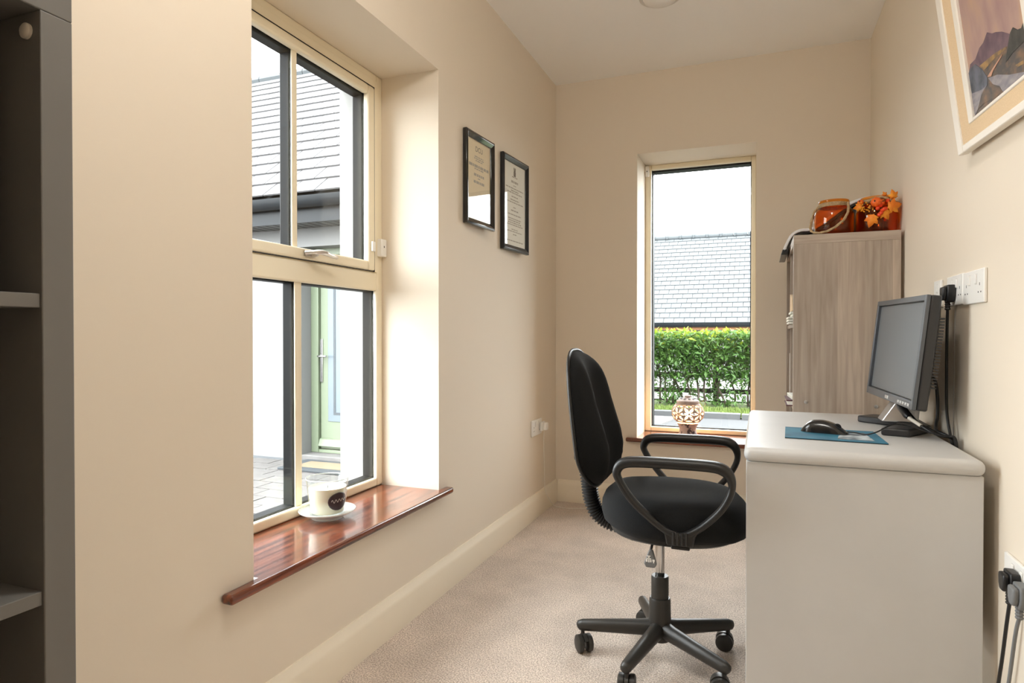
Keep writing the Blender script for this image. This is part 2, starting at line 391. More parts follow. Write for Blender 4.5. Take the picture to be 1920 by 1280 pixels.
sash = sash.build('sash', 'frame_cream', w1, bev=0.009, seg=3)
frame_rect(MB(), 0, -1.558, -1.534, LY0+0.02, 2.3265, 1.368, LZ1-0.03, 0.05, 0.0235, 0.002, 0.032).build('rebate', 'frame_cream', w1, bev=0.004)
m = frame_rect(MB(), 0, -1.5362, -1.5325, 1.3858, 2.3048, 1.3678, 2.1534, 0.003, 0.003, 0.003, 0.003); m.build('seal', 'seal', w1)
B(-1.556, -1.548, 1.811, 1.838, 1.408, 2.116).build('glazing_bar', 'frame_cream', w1, bev=0.004, seg=3)
B(-1.556, -1.548, 1.824, 1.859, 0.480, 1.290).build('glazing_bar', 'frame_cream', w1, bev=0.004, seg=3)
# outside half of the frame, dark
m = frame_rect(MB(), 0, -1.612, -1.562, LY0, LY1, LZ0, LZ1, 0.044, 0.044, 0.040, 0.063)
m.box(-1.612, -1.562, LY0+0.044, LY1-0.044, 1.284, 1.372)
o = m.build('outer_frame', 'frame_dark', w1, bev=0.004); o['label'] = 'dark grey outer side of the window frame'
o = frame_rect(MB(), 0, -1.610, -1.562, 1.363, 2.326, 1.372, 2.152, 0.075, 0.072, 0.044, 0.046).build('outer_sash', 'frame_dark', w1, bev=0.004)
for z0, z1, y0, y1 in ((1.410, 2.112, 1.812, 1.838), (0.48, 1.29, 1.824, 1.855)):
    o = B(-1.606, -1.562, y0, y1, z0, z1).build('outer_glazing_bar', 'frame_dark', w1, bev=0.004)
for y0, y1, z0, z1 in ((1.43, 1.815, 1.408, 2.115), (1.834, 2.260, 1.408, 2.115), (1.36, 1.83, 0.478, 1.292), (1.852, 2.330, 0.478, 1.292)):
    B(-1.561, -1.557, y0, y1, z0, z1).build('pane', 'pane', w1, smooth=0)
# handle: chrome lever along the bottom rail of the sash
hm = MB(); hm.box(-1.530, -1.518, 1.850, 1.900, 1.383, 1.403)
hm.tube(smoothpath([(-1.522, 1.846, 1.393), (-1.500, 1.862, 1.396), (-1.480, 1.890, 1.398), (-1.478, 1.930, 1.393), (-1.486, 1.985, 1.388)], 6), [0.010]*8+[0.012]*8+[0.010]*6+[0.008, 0.007, 0.004], 10, flat=(0.75, 1.1))
hm.lathe([(0.011, 0), (0.011, 0.03), (0.006, 0.034)], (-1.53, 1.885, 1.394), 14, Matrix.Rotation(R(90), 3, 'Y'))
hm.build('handle', 'satin_chrome', sash, bev=0.002)
def tboard(ax, pts, z0, z1, m_, parent, bev):
    return MB().prism(pts, 2, z0, z1).build('sill', m_, parent, bev=bev, seg=4)
o = tboard(0, [(-1.574, LY0), (-1.574, LY1), (XL, LY1), (XL, 2.436), (-1.222, 2.436), (-1.222, 1.206), (XL, 1.206), (XL, LY0)], 0.419, 0.4448, 'mahogany', w1, 0.009)
o['label'] = 'polished mahogany window sill'
# ------------------------------------------------------------------ window_2 (back wall)
w2 = thing('window_2', (-0.371, 4.34, BZ0), kind='structure')
frame_rect(MB(), 1, 4.317, 4.352, BX0, BX1, BZ0, BZ1, 0.040, 0.030, 0.030, 0.032).build('frame', 'frame_cream', w2, bev=0.006, seg=3)
o = frame_rect(MB(), 1, 4.358, 4.44, BX0, BX1, BZ0, BZ1, 0.046, 0.036, 0.036, 0.040).build('outer_frame', 'frame_dark', w2, bev=0.004); o['label'] = 'dark grey outer side of the window frame'
B(BX0+0.036, BX1-0.026, 4.353, 4.357, BZ0+0.026, BZ1-0.028).build('pane', 'pane', w2, smooth=0)
o = tboard(1, [(BX0, 4.352), (BX1, 4.352), (BX1, YB), (0.045, YB), (0.045, 3.980), (-0.787, 3.980), (-0.787, YB), (BX0, YB)], 0.424, 0.4498, 'mahogany_x', w2, 0.009)
o['label'] = 'polished mahogany window sill'

# ================================================================== OUTDOORS
GZ = -0.15
struct('ground', B(-40, 40, -40, 60, -0.5, GZ-0.07), 'concrete', smooth=0)
# ---- courtyard paving, bricks laid singly
pv = struct('courtyard_paving', B(-8.0, XO, -2.0, 5.12, -0.4, GZ-0.012), 'paver_joint', smooth=0)
bw, bl = 0.20, 0.30
me = MB().box(-bl/2+0.005, bl/2-0.005, -bw/2+0.005, bw/2-0.005, -0.03, 0).mesh('brick', smooth=0); me.materials.append(M['paver'])
rows = []
for j in range(12):
    for i in range(14):
        rows.append((-5.35+i*bl+(j % 2)*bl/2, 2.75+j*bw))
for x, y in rows:
    if x < XO-0.2 and y < 5.02: inst('brick', me, pv, (x, y, GZ+random.uniform(-0.003, 0.002)), (random.uniform(-.006, .006), random.uniform(-.006, .006), random.uniform(-.01, .01)))
m = MB()
for j in range(-10, 12):
    for i in range(-8, 14):
        x, y = -5.35+i*bl+(j % 2)*bl/2, 2.75+j*bw
        if (j < 0 or i < 0) and x < XO-0.2 and x > -7.8 and y < 5.02: m.box(x-bl/2+.005, x+bl/2-.005, y-bw/2+.005, y+bw/2-.005, GZ-0.02, GZ)
o = m.build('far_bricks', 'paver', pv, smooth=0); o['kind'] = 'stuff'
B(-8, -2.6, 5.03, 5.12, GZ-0.05, GZ+0.004).build('drain_strip', 'drain', pv)

# ---- the white wing with the green door
WY = 5.126
wing = thing('house_wing', (-5.0, WY, GZ), 'white rendered house wing with slate roof and green door across the courtyard', 'building')
DX0, DX1, DZ1 = -4.285, -3.10, 1.98
m = MB(); m.box(-8, DX0, WY, 10.5, -0.4, 2.35); m.box(DX1, -2.6, WY, 10.5, -0.4, 2.35); m.box(DX0, DX1, WY, 10.5, DZ1, 2.35); m.box(DX0, DX1, WY+0.32, 10.5, -0.4, DZ1)
m.prism([(WY, 2.35), (10.5, 2.35), (7.813, 4.85)], 0, -2.62, -2.9); m.prism([(WY, 2.35), (10.5, 2.35), (7.813, 4.85)], 0, -7.98, -7.7)
m.build('wall', 'render_white', wing, smooth=0)
m = MB(); m.box(-8, DX0, WY-0.012, WY, -0.4, 0.10); m.box(DX1, -2.6, WY-0.012, WY, -0.4, 0.10)
m.build('plinth', 'render_white', wing, bev=0.006)
B(DX0, DX1, WY+0.0, WY+0.32, -0.4, -0.10).build('doorstep', 'concrete', wing, bev=0.01)
# eaves
MB().prism([(WY, 2.165), (WY-0.27, 2.165), (WY-0.27, 2.18), (WY, 2.18)], 0, -8, -2.6).build('soffit', 'soffit', wing)
for k in range(40):
    x = -6.4+k*0.10
    B(x, x+0.006, WY-0.265, WY-0.005, 2.1625, 2.1655).build('soffit_groove', 'gutter', wing, smooth=0)
B(-8, -2.6, WY-0.29, WY-0.27, 2.16, 2.34).build('fascia', 'gutter', wing)
g = []
for k in range(9):
    a = math.pi*k/8; g.append((WY-0.35-0.06*math.cos(a), 2.385-0.10*math.sin(a)))
g += [(WY-0.35+0.055*math.cos(math.pi*k/8), 2.385-0.09*math.sin(math.pi*k/8)) for k in range(9)]
MB().prism(g, 0, -8, -2.6).build('gutter', 'gutter', wing, smooth=30)
def slate_roof(parent, x0, x1, xa, xb, y_e, z_e, run, rise, nrow, sw, th, m_, ry, lap=1.25, seed=1):
    # single slates between xa and xb, the remainder as one mesh
    rnd = random.Random(seed)
    L_ = math.hypot(run, rise); p = math.atan2(rise, run); g_ = L_/nrow
    deck = MB().prism([(y_e+0.03, z_e-0.03), (y_e+run, z_e+rise-0.03), (y_e+run, z_e+rise-0.12), (y_e+0.03, z_e-0.12)], 0, x0, x1).build('roof', 'seal', parent, smooth=0)
    me = MB().box(-sw/2+0.006, sw/2-0.006, 0, g_*lap, 0, th).mesh('slate', smooth=0); me.materials.append(M[m_])
    tilt = p-math.atan2(th*1.1, g_)
    rest = MB()
    for j in range(nrow):
        s = j*g_; y, z = y_e+s*math.cos(p), z_e+s*math.sin(p)
        n = int((x1-x0)/sw)
        for i in range(n):
            x = x0+(i+0.5)*sw+(j % 2)*sw/2
            if x > x1: continue
            c = Vector((x, y, z)); e = tilt+rnd.uniform(-.004, .004)
            if xa(y) <= x <= xb(y): inst('slate', me, deck, c, (e, 0, rnd.uniform(-.004, .004)))
            else:
                mx = Matrix.Rotation(e, 3, 'X')
                vs = [c+mx @ Vector(q) for q in [(a, b, d) for d in (0, th) for b in (0, g_*lap) for a in (-sw/2+.006, sw/2-.006)]]
                rest.add(vs, [(0,2,3,1), (4,5,7,6), (0,1,5,4), (2,6,7,3), (0,4,6,2), (1,3,7,5)])
    if rest.v:
        o = rest.build('far_slates', m_, deck, smooth=0); o['kind'] = 'stuff'
    # back slope
    MB().prism([(y_e+run, z_e+rise), (y_e+2*run, z_e), (y_e+2*run, z_e-0.05), (y_e+run, z_e+rise-0.05)], 0, x0, x1).build('rear_slope', m_, deck, smooth=0)
    return deck
ye, ze = WY-0.38, 2.42
rf = slate_roof(wing, -9.2, -2.55, lambda y: -5.45-(y-ye)*0.72, lambda y: -3.35-(y-ye)*0.62, ye, ze, 2.95, 2.60, 16, 0.30, 0.014, 'slate_pale', 0)
for i in range(16):
    x = -9.2+i*0.41
    MB().tube([(x, ye+2.95, ze+2.60), (x+0.40, ye+2.95, ze+2.60)], 0.07, 8).build('ridge_tile', 'ridge', rf)
# door in its recess
DY = WY+0.155
dr = B(DX0+0.10, DX1, DY+0.03, DY+0.075, -0.06, DZ1-0.07).build('door', 'door_green', wing, bev=0.004)
frame_rect(MB(), 1, DY, DY+0.08, DX0, DX1, -0.10, DZ1, 0.092, 0.12, 0.035, 0.07).build('door_frame', 'door_green', wing, bev=0.006)
px0 = DX0+0.195
B(px0, DX1-0.25, DY+0.022, DY+0.03, 0.22, DZ1-0.25).build('door_panel', 'door_blue', dr, bev=0.003)
frame_rect(MB(), 1, DY+0.018, DY+0.022, px0+0.07, DX1-0.3, 0.29, DZ1-0.32, 0.025, 0.025, 0.025, 0.025).build('panel_moulding', 'door_line', dr)
MB().prism([(DY-0.02, -0.03), (DY+0.03, -0.03), (DY+0.03, 0.05), (DY+0.005, 0.04)], 0, DX0+0.10, DX1-0.13).build('weather_bar', 'door_green', dr, bev=0.004)
m = MB(); m.box(DX0+0.098, DX0+0.132, DY+0.018, DY+0.03, 0.62, 1.06); m.tube([(DX0+0.112, DY+0.02, 0.885), (DX0+0.112, DY-0.03, 0.885), (DX0+0.13, DY-0.035, 0.885), (DX0+0.215, DY-0.035, 0.885)], 0.012, 8)
m.build('door_handle', 'chrome', dr, bev=0.003)
dm = thing('door_mat', (-3.72, 4.86, GZ), 'coir door mat with dark rubber border outside the green door', 'mat')
o = B(-4.17, -3.10, 4.66, 5.08, GZ, GZ+0.022).build('border', 'mat_edge', dm, bev=0.006)
B(-4.05, -3.22, 4.76, 4.99, GZ+0.018, GZ+0.028).build('coir_centre', 'coir', dm, bev=0.003)

# ---- front: road, kerb, lawn, hedge, fence, neighbour
struct('road', B(-14, 14, 4.5, 10.15, -0.4, GZ-0.02), 'tarmac', smooth=0)
MB().prism([(-1.15, 9.95), (-1.55, 7.4), (-6, 7.4), (-6, 9.95)], 2, GZ-0.1, GZ+0.0).build('driveway_apron', 'concrete', smooth=0)['kind'] = 'structure'
kb = thing('kerb', (-0.6, 10.2, GZ), kind='structure')
me = B(-0.44, 0.44, -0.09, 0.09, -0.1, 0.06).mesh('kerb_stone', smooth=0); me.materials.append(M['kerb'])
for i in range(12): inst('kerb_stone', me, kb, (-5.2+i*0.9, 10.18-0.028*i*0.9+0.10, GZ-0.0))
struct('verge', B(-14, 14, 10.22, 12.6, -0.4, GZ-0.005), 'lawn', smooth=0)
m = MB(); rnd = random.Random(3)
for i in range(5200):
    x, y = rnd.uniform(-2.5, 1.4), rnd.uniform(10.28, 11.24); a = rnd.uniform(0, 6.28); hgt = rnd.uniform(0.03, 0.07); w = 0.012
    dx, dy = math.cos(a)*w, math.sin(a)*w; lx, ly = rnd.uniform(-.03, .03), rnd.uniform(-.03, .03)
    m.add([(x-dx, y-dy, GZ-0.01), (x+dx, y+dy, GZ-0.01), (x+lx, y+ly, GZ+hgt)], [(0, 1, 2)])
tag(m.build('lawn_grass', 'grass', smooth=0), 'bright green mown grass strip in front of the hedge', 'grass', kind='stuff')

hedge = thing('hedge', (-0.9, 11.75, GZ), 'clipped laurel hedge with leggy bare stems beyond the narrow window', 'hedge')
def leaf_cloud(n, seed, young):
    rnd = random.Random(seed); m = MB()
    for i in range(n):
        while True:
            x = rnd.uniform(-3.6, 2.2); z = rnd.uniform(0.02, 1.31); y = 11.75+rnd.uniform(-0.36, 0.36)
            h_ = z/1.3
            clump = 0.5+0.5*math.sin(x*5.1+z*3+seed)*math.sin(x*2.3-z*6.1+y*4)
            if young:
                if h_ > 0.90 and rnd.random() < (h_-0.86)*7: break
                if h_ > 0.72 and rnd.random() < 0.10: break
                continue
            dens = 1.0 if h_ > 0.66 else (0.30+0.55*clump if h_ > 0.38 else 0.05+0.42*clump*clump)
            if rnd.random() < dens: break
        l = rnd.uniform(0.07, 0.13); w = l*rnd.uniform(0.36, 0.5)
        if young: l *= 1.1
        mx = Matrix.Rotation(rnd.uniform(0, 6.283), 3, 'Z') @ Matrix.Rotation(rnd.uniform(-0.5, 1.2) if not young else rnd.uniform(-1.2, 0.4), 3, 'Y') @ Matrix.Rotation(rnd.uniform(-0.8, 0.8), 3, 'X')
        q = [(0, 0, 0), (l*0.45, w/2, 0.008), (l*0.45, -w/2, 0.008), (l, 0, -0.008), (l*0.45, 0, -0.004)]
        c = Vector((x, y, GZ+z))
        m.add([c+mx @ Vector(p) for p in q], [(0, 4, 1), (0, 2, 4), (1, 4, 3), (4, 2, 3)])
    return m
o = leaf_cloud(19000, 11, False).build('foliage', 'leaf', hedge, smooth=0); o['kind'] = 'stuff'
o = leaf_cloud(1500, 12, True).build('young_leaves', 'leaf_young', hedge, smooth=0); o['kind'] = 'stuff'; o['label'] = 'yellow-green young leaves along the top'
stems = []
for v in range(5):
    rnd = random.Random(40+v); m = MB()
    p = [(0, 0, 0)]; x = 0; lean = rnd.uniform(-0.22, 0.22)
    for k in range(1, 6): x += lean+rnd.uniform(-.06, .06); p.append((x*0.55, rnd.uniform(-.06, .06), k*0.23))
    m.tube(smoothpath(p, 3), [0.022-0.001*i for i in range(16)], 6)
    for k in (2, 3):
        q = p[k]; d = rnd.choice((-1, 1)); m.tube([q, (q[0]+d*0.12, q[1], q[2]+0.16), (q[0]+d*0.20, q[1]+.05, q[2]+0.42)], [0.012, 0.009, 0.006], 6)
    me = m.mesh('stem'); me.materials.append(M['bark']); stems.append(me)
rnd = random.Random(5)
for i in range(34): inst('stem', stems[i % 5], hedge, (-3.3+i*0.155+rnd.uniform(-.05, .05), 11.75+rnd.uniform(-.15, .15), GZ-0.02), (0, 0, rnd.uniform(-.4, .4)))
fence = thing('rail_fence', (-0.9, 12.42, GZ), 'dark brown timber post and rail fence behind the hedge', 'fence')
for z in (0.64, 0.345, 0.05): B(-4.5, 3.0, 12.42, 12.46, z-0.045, z+0.045).build('rail', 'fence_wood', fence)
for i in range(5): B(-4.3+i*1.75, -4.2+i*1.75, 12.36, 12.42, GZ-0.1, 0.85).build('post', 'fence_wood', fence)
B(-4.5, 3.0, 12.42, 12.46, GZ-0.06, GZ+0.02).build('gravel_board', 'fence_wood', fence)

nh = thing('neighbour_house', (-1.5, 19.8, -1.2), 'neighbouring white house with pale slate roof beyond the hedge', 'building')
B(-12, 9, 19.85, 28, -1.5, 1.55).build('wall', 'render_white', nh, smooth=0)
B(-12, 9, 19.50, 19.85, 1.33, 1.36).build('soffit', 'eave_wood', nh)
B(-12, 9, 19.53, 19.56, 1.26, 1.42).build('fascia_board', 'eave_wood', nh)
g = [(19.45-0.07*math.cos(math.pi*k/8), 1.47-0.13*math.sin(math.pi*k/8)) for k in range(9)]
MB().prism(g, 0, -12, 9).build('gutter', 'gutter', nh, smooth=30)
rf = slate_roof(nh, -9.3, 5.1, lambda y: -3.30-(y-19.4)*0.12, lambda y: 0.15, 19.40, 1.47, 3.95, 3.12, 20, 0.30, 0.018, 'slate_blue', 0, seed=4)
for i in range(22):
    x = -8.2+i*0.46
    t = MB().tube([(x, 23.35, 4.60), (x+0.45, 23.35, 4.60)], 0.095, 10); t.tube([(x, 23.35, 4.60), (x+0.07, 23.35, 4.60)], 0.125, 10)
    t.build('ridge_tile', 'ridge', rf)

# ================================================================== INDOORS: LARGE THINGS
# ------------------------------------------------------------------ grey cube shelving in the left foreground
def cube_shelf(name, x0, x1, y0, y1, zt, shelves, mats, label, face, cols=2, back=True):
    t = thing(name, ((x0+x1)/2, (y0+y1)/2, 0), label, 'shelving unit'); T = 0.040
    ms, mt, mf = mats
    B(x0, x1, y0, y1, zt-T, zt).build('top_board', mt, t, bev=0.0015)
    B(x0, x1, y0, y1, 0, T).build('bottom_board', mt, t, bev=0.0015)
    B(x0, x1, y0, y0+T, T, zt-T).build('side_panel', ms, t, bev=0.0015)
    B(x0, x1, y1-T, y1, T, zt-T).build('side_panel', ms, t, bev=0.0015)
    ym = (y0+y1)/2; f = 0.004*face
    xa, xb = (x0, x1-0.004) if face > 0 else (x0+0.004, x1)
    for z in shelves: B(xa, xb, y0+T, y1-T, z-0.018, z).build('shelf', mf, t, bev=0.001)
    zz = [T]+sorted(shelves)
    for i, z in enumerate(zz):
        ztop = (zz[i+1]-0.018) if i+1 < len(zz) else zt-T
        B(xa, xb, ym-0.009, ym+0.009, z, ztop).build('divider', mf, t, bev=0.001)
    return t
gs = cube_shelf('grey_shelving_unit', -1.242, -0.850, -0.200, 0.571, 1.550, [1.150, 0.769, 0.390], ('grey_board', 'grey_board', 'grey_board'), 'tall dark grey cube shelving unit cut off at the left edge', 1)
MB().lathe([(0.010, 0), (0.010, 0.004), (0.007, 0.006)], (-0.875, 0.531, 1.486), 16, Matrix.Rotation(R(90), 3, 'X')).build('screw_cap', 'cap_white', gs)
B(-1.242, -1.236, -0.2, 0.571, 0.02, 1.53).build('back_panel', 'grey_board_dark', gs)
bk = thing('ring_binder', (-0.99, 0.47, 1.150), 'black upright file on the upper shelf of the grey unit', 'file')
B(-1.12, -0.885, 0.395, 0.455, 1.152, 1.44).build('cover', 'black_satin', bk, bev=0.006); B(-1.115, -0.890, 0.40, 0.45, 1.158, 1.443).build('pages', 'black_satin', bk)

# ------------------------------------------------------------------ oak-effect bookcase at the back
bc = cube_shelf('oak_bookcase', 0.142, 0.560, 3.100, 3.870, 1.545, [1.150, 0.769, 0.390], ('oak_side', 'oak_top', 'oak_front'), 'grey-brown oak effect cube bookcase in the back right corner', -1)
for x, z in ((0.195, 0.800), (0.470, 0.790)):
    MB().lathe([(0.008, 0), (0.008, 0.002), (0.004, 0.003)], (x, 3.100, z), 12, Matrix.Rotation(R(90), 3, 'X')).build('screw_head', 'silver', bc)
# contents that poke out of its front
m = MB(); rnd = random.Random(8)
for k in range(5): m.box(0.134+rnd.uniform(-.010, .010), 0.36, 3.20+rnd.uniform(0, .02), 3.455, 1.151+k*0.012, 1.160+k*0.012)
tag(m.build('paper_stack', 'paper_white', smooth=0), 'loose white papers heaped on the bookcase upper shelf', 'papers')
m = MB(); m.prism([(3.22, 1.212), (3.45, 1.212), (3.43, 1.300), (3.27, 1.275)], 0, 0.142, 0.30)
tag(m.build('brown_envelope', 'linen', bev=0.002), 'tan card packet lying on the white papers in the bookcase', 'envelope')
t = thing('white_booklet', (0.25, 3.58, 0.769), 'slim white booklet upright in the middle row of the bookcase', 'book')
B(0.150, 0.36, 3.585, 3.600, 0.7705, 1.00).build('pages', 'paper_white', t); m = MB(); m.box(0.148, 0.362, 3.581, 3.585, 0.7695, 1.004); m.box(0.148, 0.362, 3.600, 3.604, 0.7695, 1.004); m.build('cover', 'white_plastic', t)
t = thing('maroon_notebook', (0.23, 3.3, 0.769), 'maroon notebook with pale page edges on the bookcase middle row', 'book')
B(0.124, 0.33, 3.20, 3.42, 0.774, 0.792).build('pages', 'paper_white', t); m = MB(); m.box(0.118, 0.335, 3.195, 3.425, 0.7695, 0.774); m.box(0.118, 0.335, 3.195, 3.425, 0.792, 0.797); m.build('cover', 'maroon', t)
tag(B(0.135, 0.34, 3.22, 3.41, 0.7972, 0.815, rot=Matrix.Rotation(R(4), 3, 'Z')).build('folded_letter', 'paper_white', bev=0.002), 'folded white sheet lying on the maroon notebook', 'papers')

# ------------------------------------------------------------------ white desk
dk = thing('white_desk', (0.25, 2.43, 0), 'white desk with rounded top edge against the right wall', 'desk')
B(-0.040, 0.543, 1.937, 2.925, 0.733, 0.775).build('desktop', 'desk_white', dk, bev=0.019, seg=5)
for y in (1.952, 2.885): B(-0.034, 0.540, y, y+0.026, 0.0, 0.7325).build('end_panel', 'desk_white', dk, bev=0.002)
B(0.505, 0.523, 1.978, 2.885, 0.30, 0.7325).build('modesty_panel', 'desk_white', dk, bev=0.002)

# ------------------------------------------------------------------ office chair
CX, CY = -0.310, 2.165
ch = thing('office_chair', (CX, CY, 0), 'black fabric swivel office chair with loop armrests beside the white desk', 'chair')
def cushion(cx, cy, a, b, rings, e=2.35, n=56, dome=None):
    m = MB(); vs = []; fs = []
    for s, z in rings:
        for k in range(n):
            t = 2*math.pi*k/n; c, sn = math.cos(t), math.sin(t)
            x = a*s*math.copysign(abs(c)**(2/e), c); y = b*s*math.copysign(abs(sn)**(2/e), sn)
            vs.append((cx+x, cy+y, z+(dome(x, y) if dome else 0)))
    q = len(rings)
    for i in range(q-1):
        for k in range(n): l = (k+1) % n; fs.append((i*n+k, i*n+l, (i+1)*n+l, (i+1)*n+k))
    fs.append(tuple(range(n))[::-1]); fs.append(tuple(range((q-1)*n, q*n)))
    return m.add(vs, fs)
sc = -0.262
seat_dome = lambda x, y: 0.010*math.exp(-((x+0.22)/0.09)**2)-0.020*max(0, (x-0.10)/0.14)**2-0.010*math.exp(-(x*x+y*y)/0.02)
cushion(sc, CY, 0.238, 0.235, [(0.80, 0.463), (0.90, 0.466), (0.97, 0.480), (1.0, 0.508), (0.99, 0.538), (0.95, 0.560), (0.87, 0.576), (0.72, 0.587), (0.5, 0.592), (0.25, 0.594), (0.05, 0.594)], dome=seat_dome).build('seat', 'fabric', ch, smooth=60)
cushion(sc, CY, 0.225, 0.222, [(0.6, 0.4465), (0.88, 0.449), (0.92, 0.456), (0.92, 0.475)], dome=None).build('seat_shell', 'black_plastic', ch, smooth=50)
# back: shell and padded front, curved in plan and leaning
def back_x(z): return -0.606+0.055*((1.045-z)/0.47)+0.045*max(0, (0.70-z)/0.13)**2
def backpad(thick, grow, front):
    m = MB(); n = 64; q = 14; vs = []; fs = []; zc, hz, hy = 0.813, 0.232*grow, 0.197*grow
    for i in range(q+1):
        rho = i/q
        rr = math.sin(rho*math.pi/2)
        for k in range(n):
            t = 2*math.pi*k/n; c, s_ = math.cos(t), math.sin(t); e = 2.7
            y = hy*rr*math.copysign(abs(c)**(2/e), c); z = zc+hz*rr*math.copysign(abs(s_)**(2/e), s_)
            y *= 1-0.10*((z-zc)/hz)**2
            prof = max(0, 1-rr**5)**0.5
            T = thick*(0.80+0.45*math.exp(-((z-0.68)/0.15)**2))
            ridge = 1+0.30*math.exp(-((abs(y)-0.115)/0.035)**2)-0.28*math.exp(-(y/0.07)**2)
            vs.append((back_x(z)+0.55*y*y+(T*prof*ridge if front else -0.010*prof), CY+y, z))
    for i in range(q):
        for k in range(n):
            l = (k+1) % n; f = (i*n+k, (i+1)*n+k, (i+1)*n+l, i*n+l); fs.append(f if front else f[::-1])
    m.add(vs, fs)
    return m
o = backpad(0.070, 0.985, True).build('backrest', 'fabric', ch, smooth=70)
o = backpad(0.02, 1.01, False).build('back_shell', 'black_plastic', ch, smooth=70)
sd = o.modifiers.new('solid', 'SOLIDIFY'); sd.thickness = 0.012; sd.offset = 0
# bellows over the back bar
bp = smoothpath([(-0.572, CY, 0.690), (-0.566, CY, 0.64), (-0.556, CY, 0.58), (-0.548, CY, 0.525), (-0.525, CY, 0.475), (-0.480, CY, 0.448), (-0.42, CY, 0.440)], 22)
rad = [0.0265+(0.0045 if i % 4 in (1, 2) else -0.0015) for i in range(len(bp))]
MB().tube(bp, rad, 18, flat=(0.95, 0.95), up=(0, 1, 0)).build('bellows', 'black_plastic', ch, smooth=30)
B(-0.600, -0.560, CY-0.05, CY+0.05, 0.66, 0.80).build('back_bracket', 'black_plastic', ch, bev=0.01)
MB().lathe([(0.022, 0), (0.026, 0.004), (0.026, 0.022), (0.01, 0.03)], (-0.375, CY-0.09, 0.428), 18).build('tilt_knob', 'black_plastic', ch)
# armrests
AP = [(-0.402, 0.672), (-0.404, 0.700), (-0.385, 0.720), (-0.340, 0.727), (-0.24, 0.729), (-0.14, 0.729), (-0.098, 0.722), (-0.076, 0.700), (-0.073, 0.660), (-0.100, 0.605), (-0.150, 0.550), (-0.190, 0.522), (-0.218, 0.513), (-0.248, 0.520), (-0.300, 0.552), (-0.360, 0.610)]
for s in (-1, 1):
    y0 = CY+s*0.243
    yy = lambda z: y0+s*(-0.012 if z < 0.56 else 0.0)
    pth = smoothpath([(x, yy(z), z-0.014) for x, z in AP], 6, closed=True)
    arm = MB().tube(pth, [0.0125+0.006*max(0, min(1, (p.z-0.67)/0.04)) for p in pth], 12, flat=(0.85, 1.45), up=None, closed=True)
    arm = MB()
    n = 12; P = pth; mm = len(P); vs = []; fs = []
    for i, p in enumerate(P):
        t = (P[(i+1) % mm]-P[i-1]).normalized(); w = Vector((0, 1, 0)); u = t.cross(w).normalized()
        top = max(0, min(1, (p.z-0.66)/0.045)); a, b_ = 0.0105+0.006*top, 0.018+0.006*top
        for k in range(n):
            g_ = 2*math.pi*k/n; c, sn = math.cos(g_), math.sin(g_)
            vs.append(p+u*(a*math.copysign(abs(c)**0.75, c))+w*(b_*math.copysign(abs(sn)**0.75, sn)))
    for i in range(mm):
        j = (i+1) % mm
        for k in range(n): l = (k+1) % n; fs.append((i*n+k, i*n+l, j*n+l, j*n+k))
    arm.add(vs, fs); ar = arm.build('armrest', 'black_plastic', ch, smooth=60)
    ym = y0-s*0.012
    st = MB().prism([(-0.295, 0.545), (-0.262, 0.500), (-0.256, 0.470), (-0.180, 0.470), (-0.174, 0.500), (-0.150, 0.540), (-0.185, 0.518), (-0.218, 0.508), (-0.255, 0.520)], 1, ym-0.016, ym+0.016)
    st.build('stem', 'black_plastic', ar, bev=0.005, seg=3)
    for k in range(4):
        x = -0.236+k*0.0125
        MB().tube([(x, ym+s*0.016, 0.474), (x, ym+s*0.016, 0.512)], 0.0042, 8).build('rib', 'black_plastic', ar)
    B(-0.245, -0.19, min(ym, CY+s*0.12), max(ym, CY+s*0.12), 0.455, 0.466).build('bracket', 'black_plastic', ar, bev=0.003)
# column
MB().lathe([(0.014, 0.26), (0.0155, 0.262), (0.0155, 0.455)], (CX, CY, 0), 20).build('gas_lift', 'chrome', ch, smooth=40)
MB().lathe([(0.029, 0.20), (0.029, 0.280), (0.027, 0.286), (0.018, 0.286)], (CX, CY, 0), 24).build('upper_sleeve', 'base_plastic', ch, smooth=40)
MB().lathe([(0.034, 0.070), (0.0375, 0.085), (0.0375, 0.120), (0.0355, 0.205), (0.033, 0.212), (0.029, 0.212)], (CX, CY, 0), 24).build('lower_sleeve', 'base_plastic', ch, smooth=40)
B(CX-0.085, CX+0.085, CY-0.075, CY+0.075, 0.430, 0.4435).build('mechanism_plate', 'black_plastic', ch, bev=0.004)
cs = []
def caster_mesh():
    hood = MB(); n = 16
    hood.lathe([(0.007, 0.045), (0.007, 0.080)], (0.0, 0, 0), 8)
    pts = [(0.0315*math.cos(R(a)), 0.030+0.0315*math.sin(R(a))) for a in range(-20, 160, 12)]
    inn = [(0.010*math.cos(R(a)), 0.030+0.010*math.sin(R(a))) for a in range(148, -32, -12)]
    hood.prism([(x-0.012, z) for x, z in pts+inn], 1, -0.0060, 0.0060)
    wh = MB().lathe([(0.004, 0.0), (0.024, 0.0), (0.0290, 0.003), (0.0298, 0.010), (0.0290, 0.018), (0.022, 0.0215), (0.004, 0.022)], (0, 0, 0), 22)
    return hood, wh
hood, wh = caster_mesh()
hme = hood.mesh('caster'); hme.materials.append(M['base_plastic']); wme = wh.mesh('wheel'); wme.materials.append(M['base_plastic'])
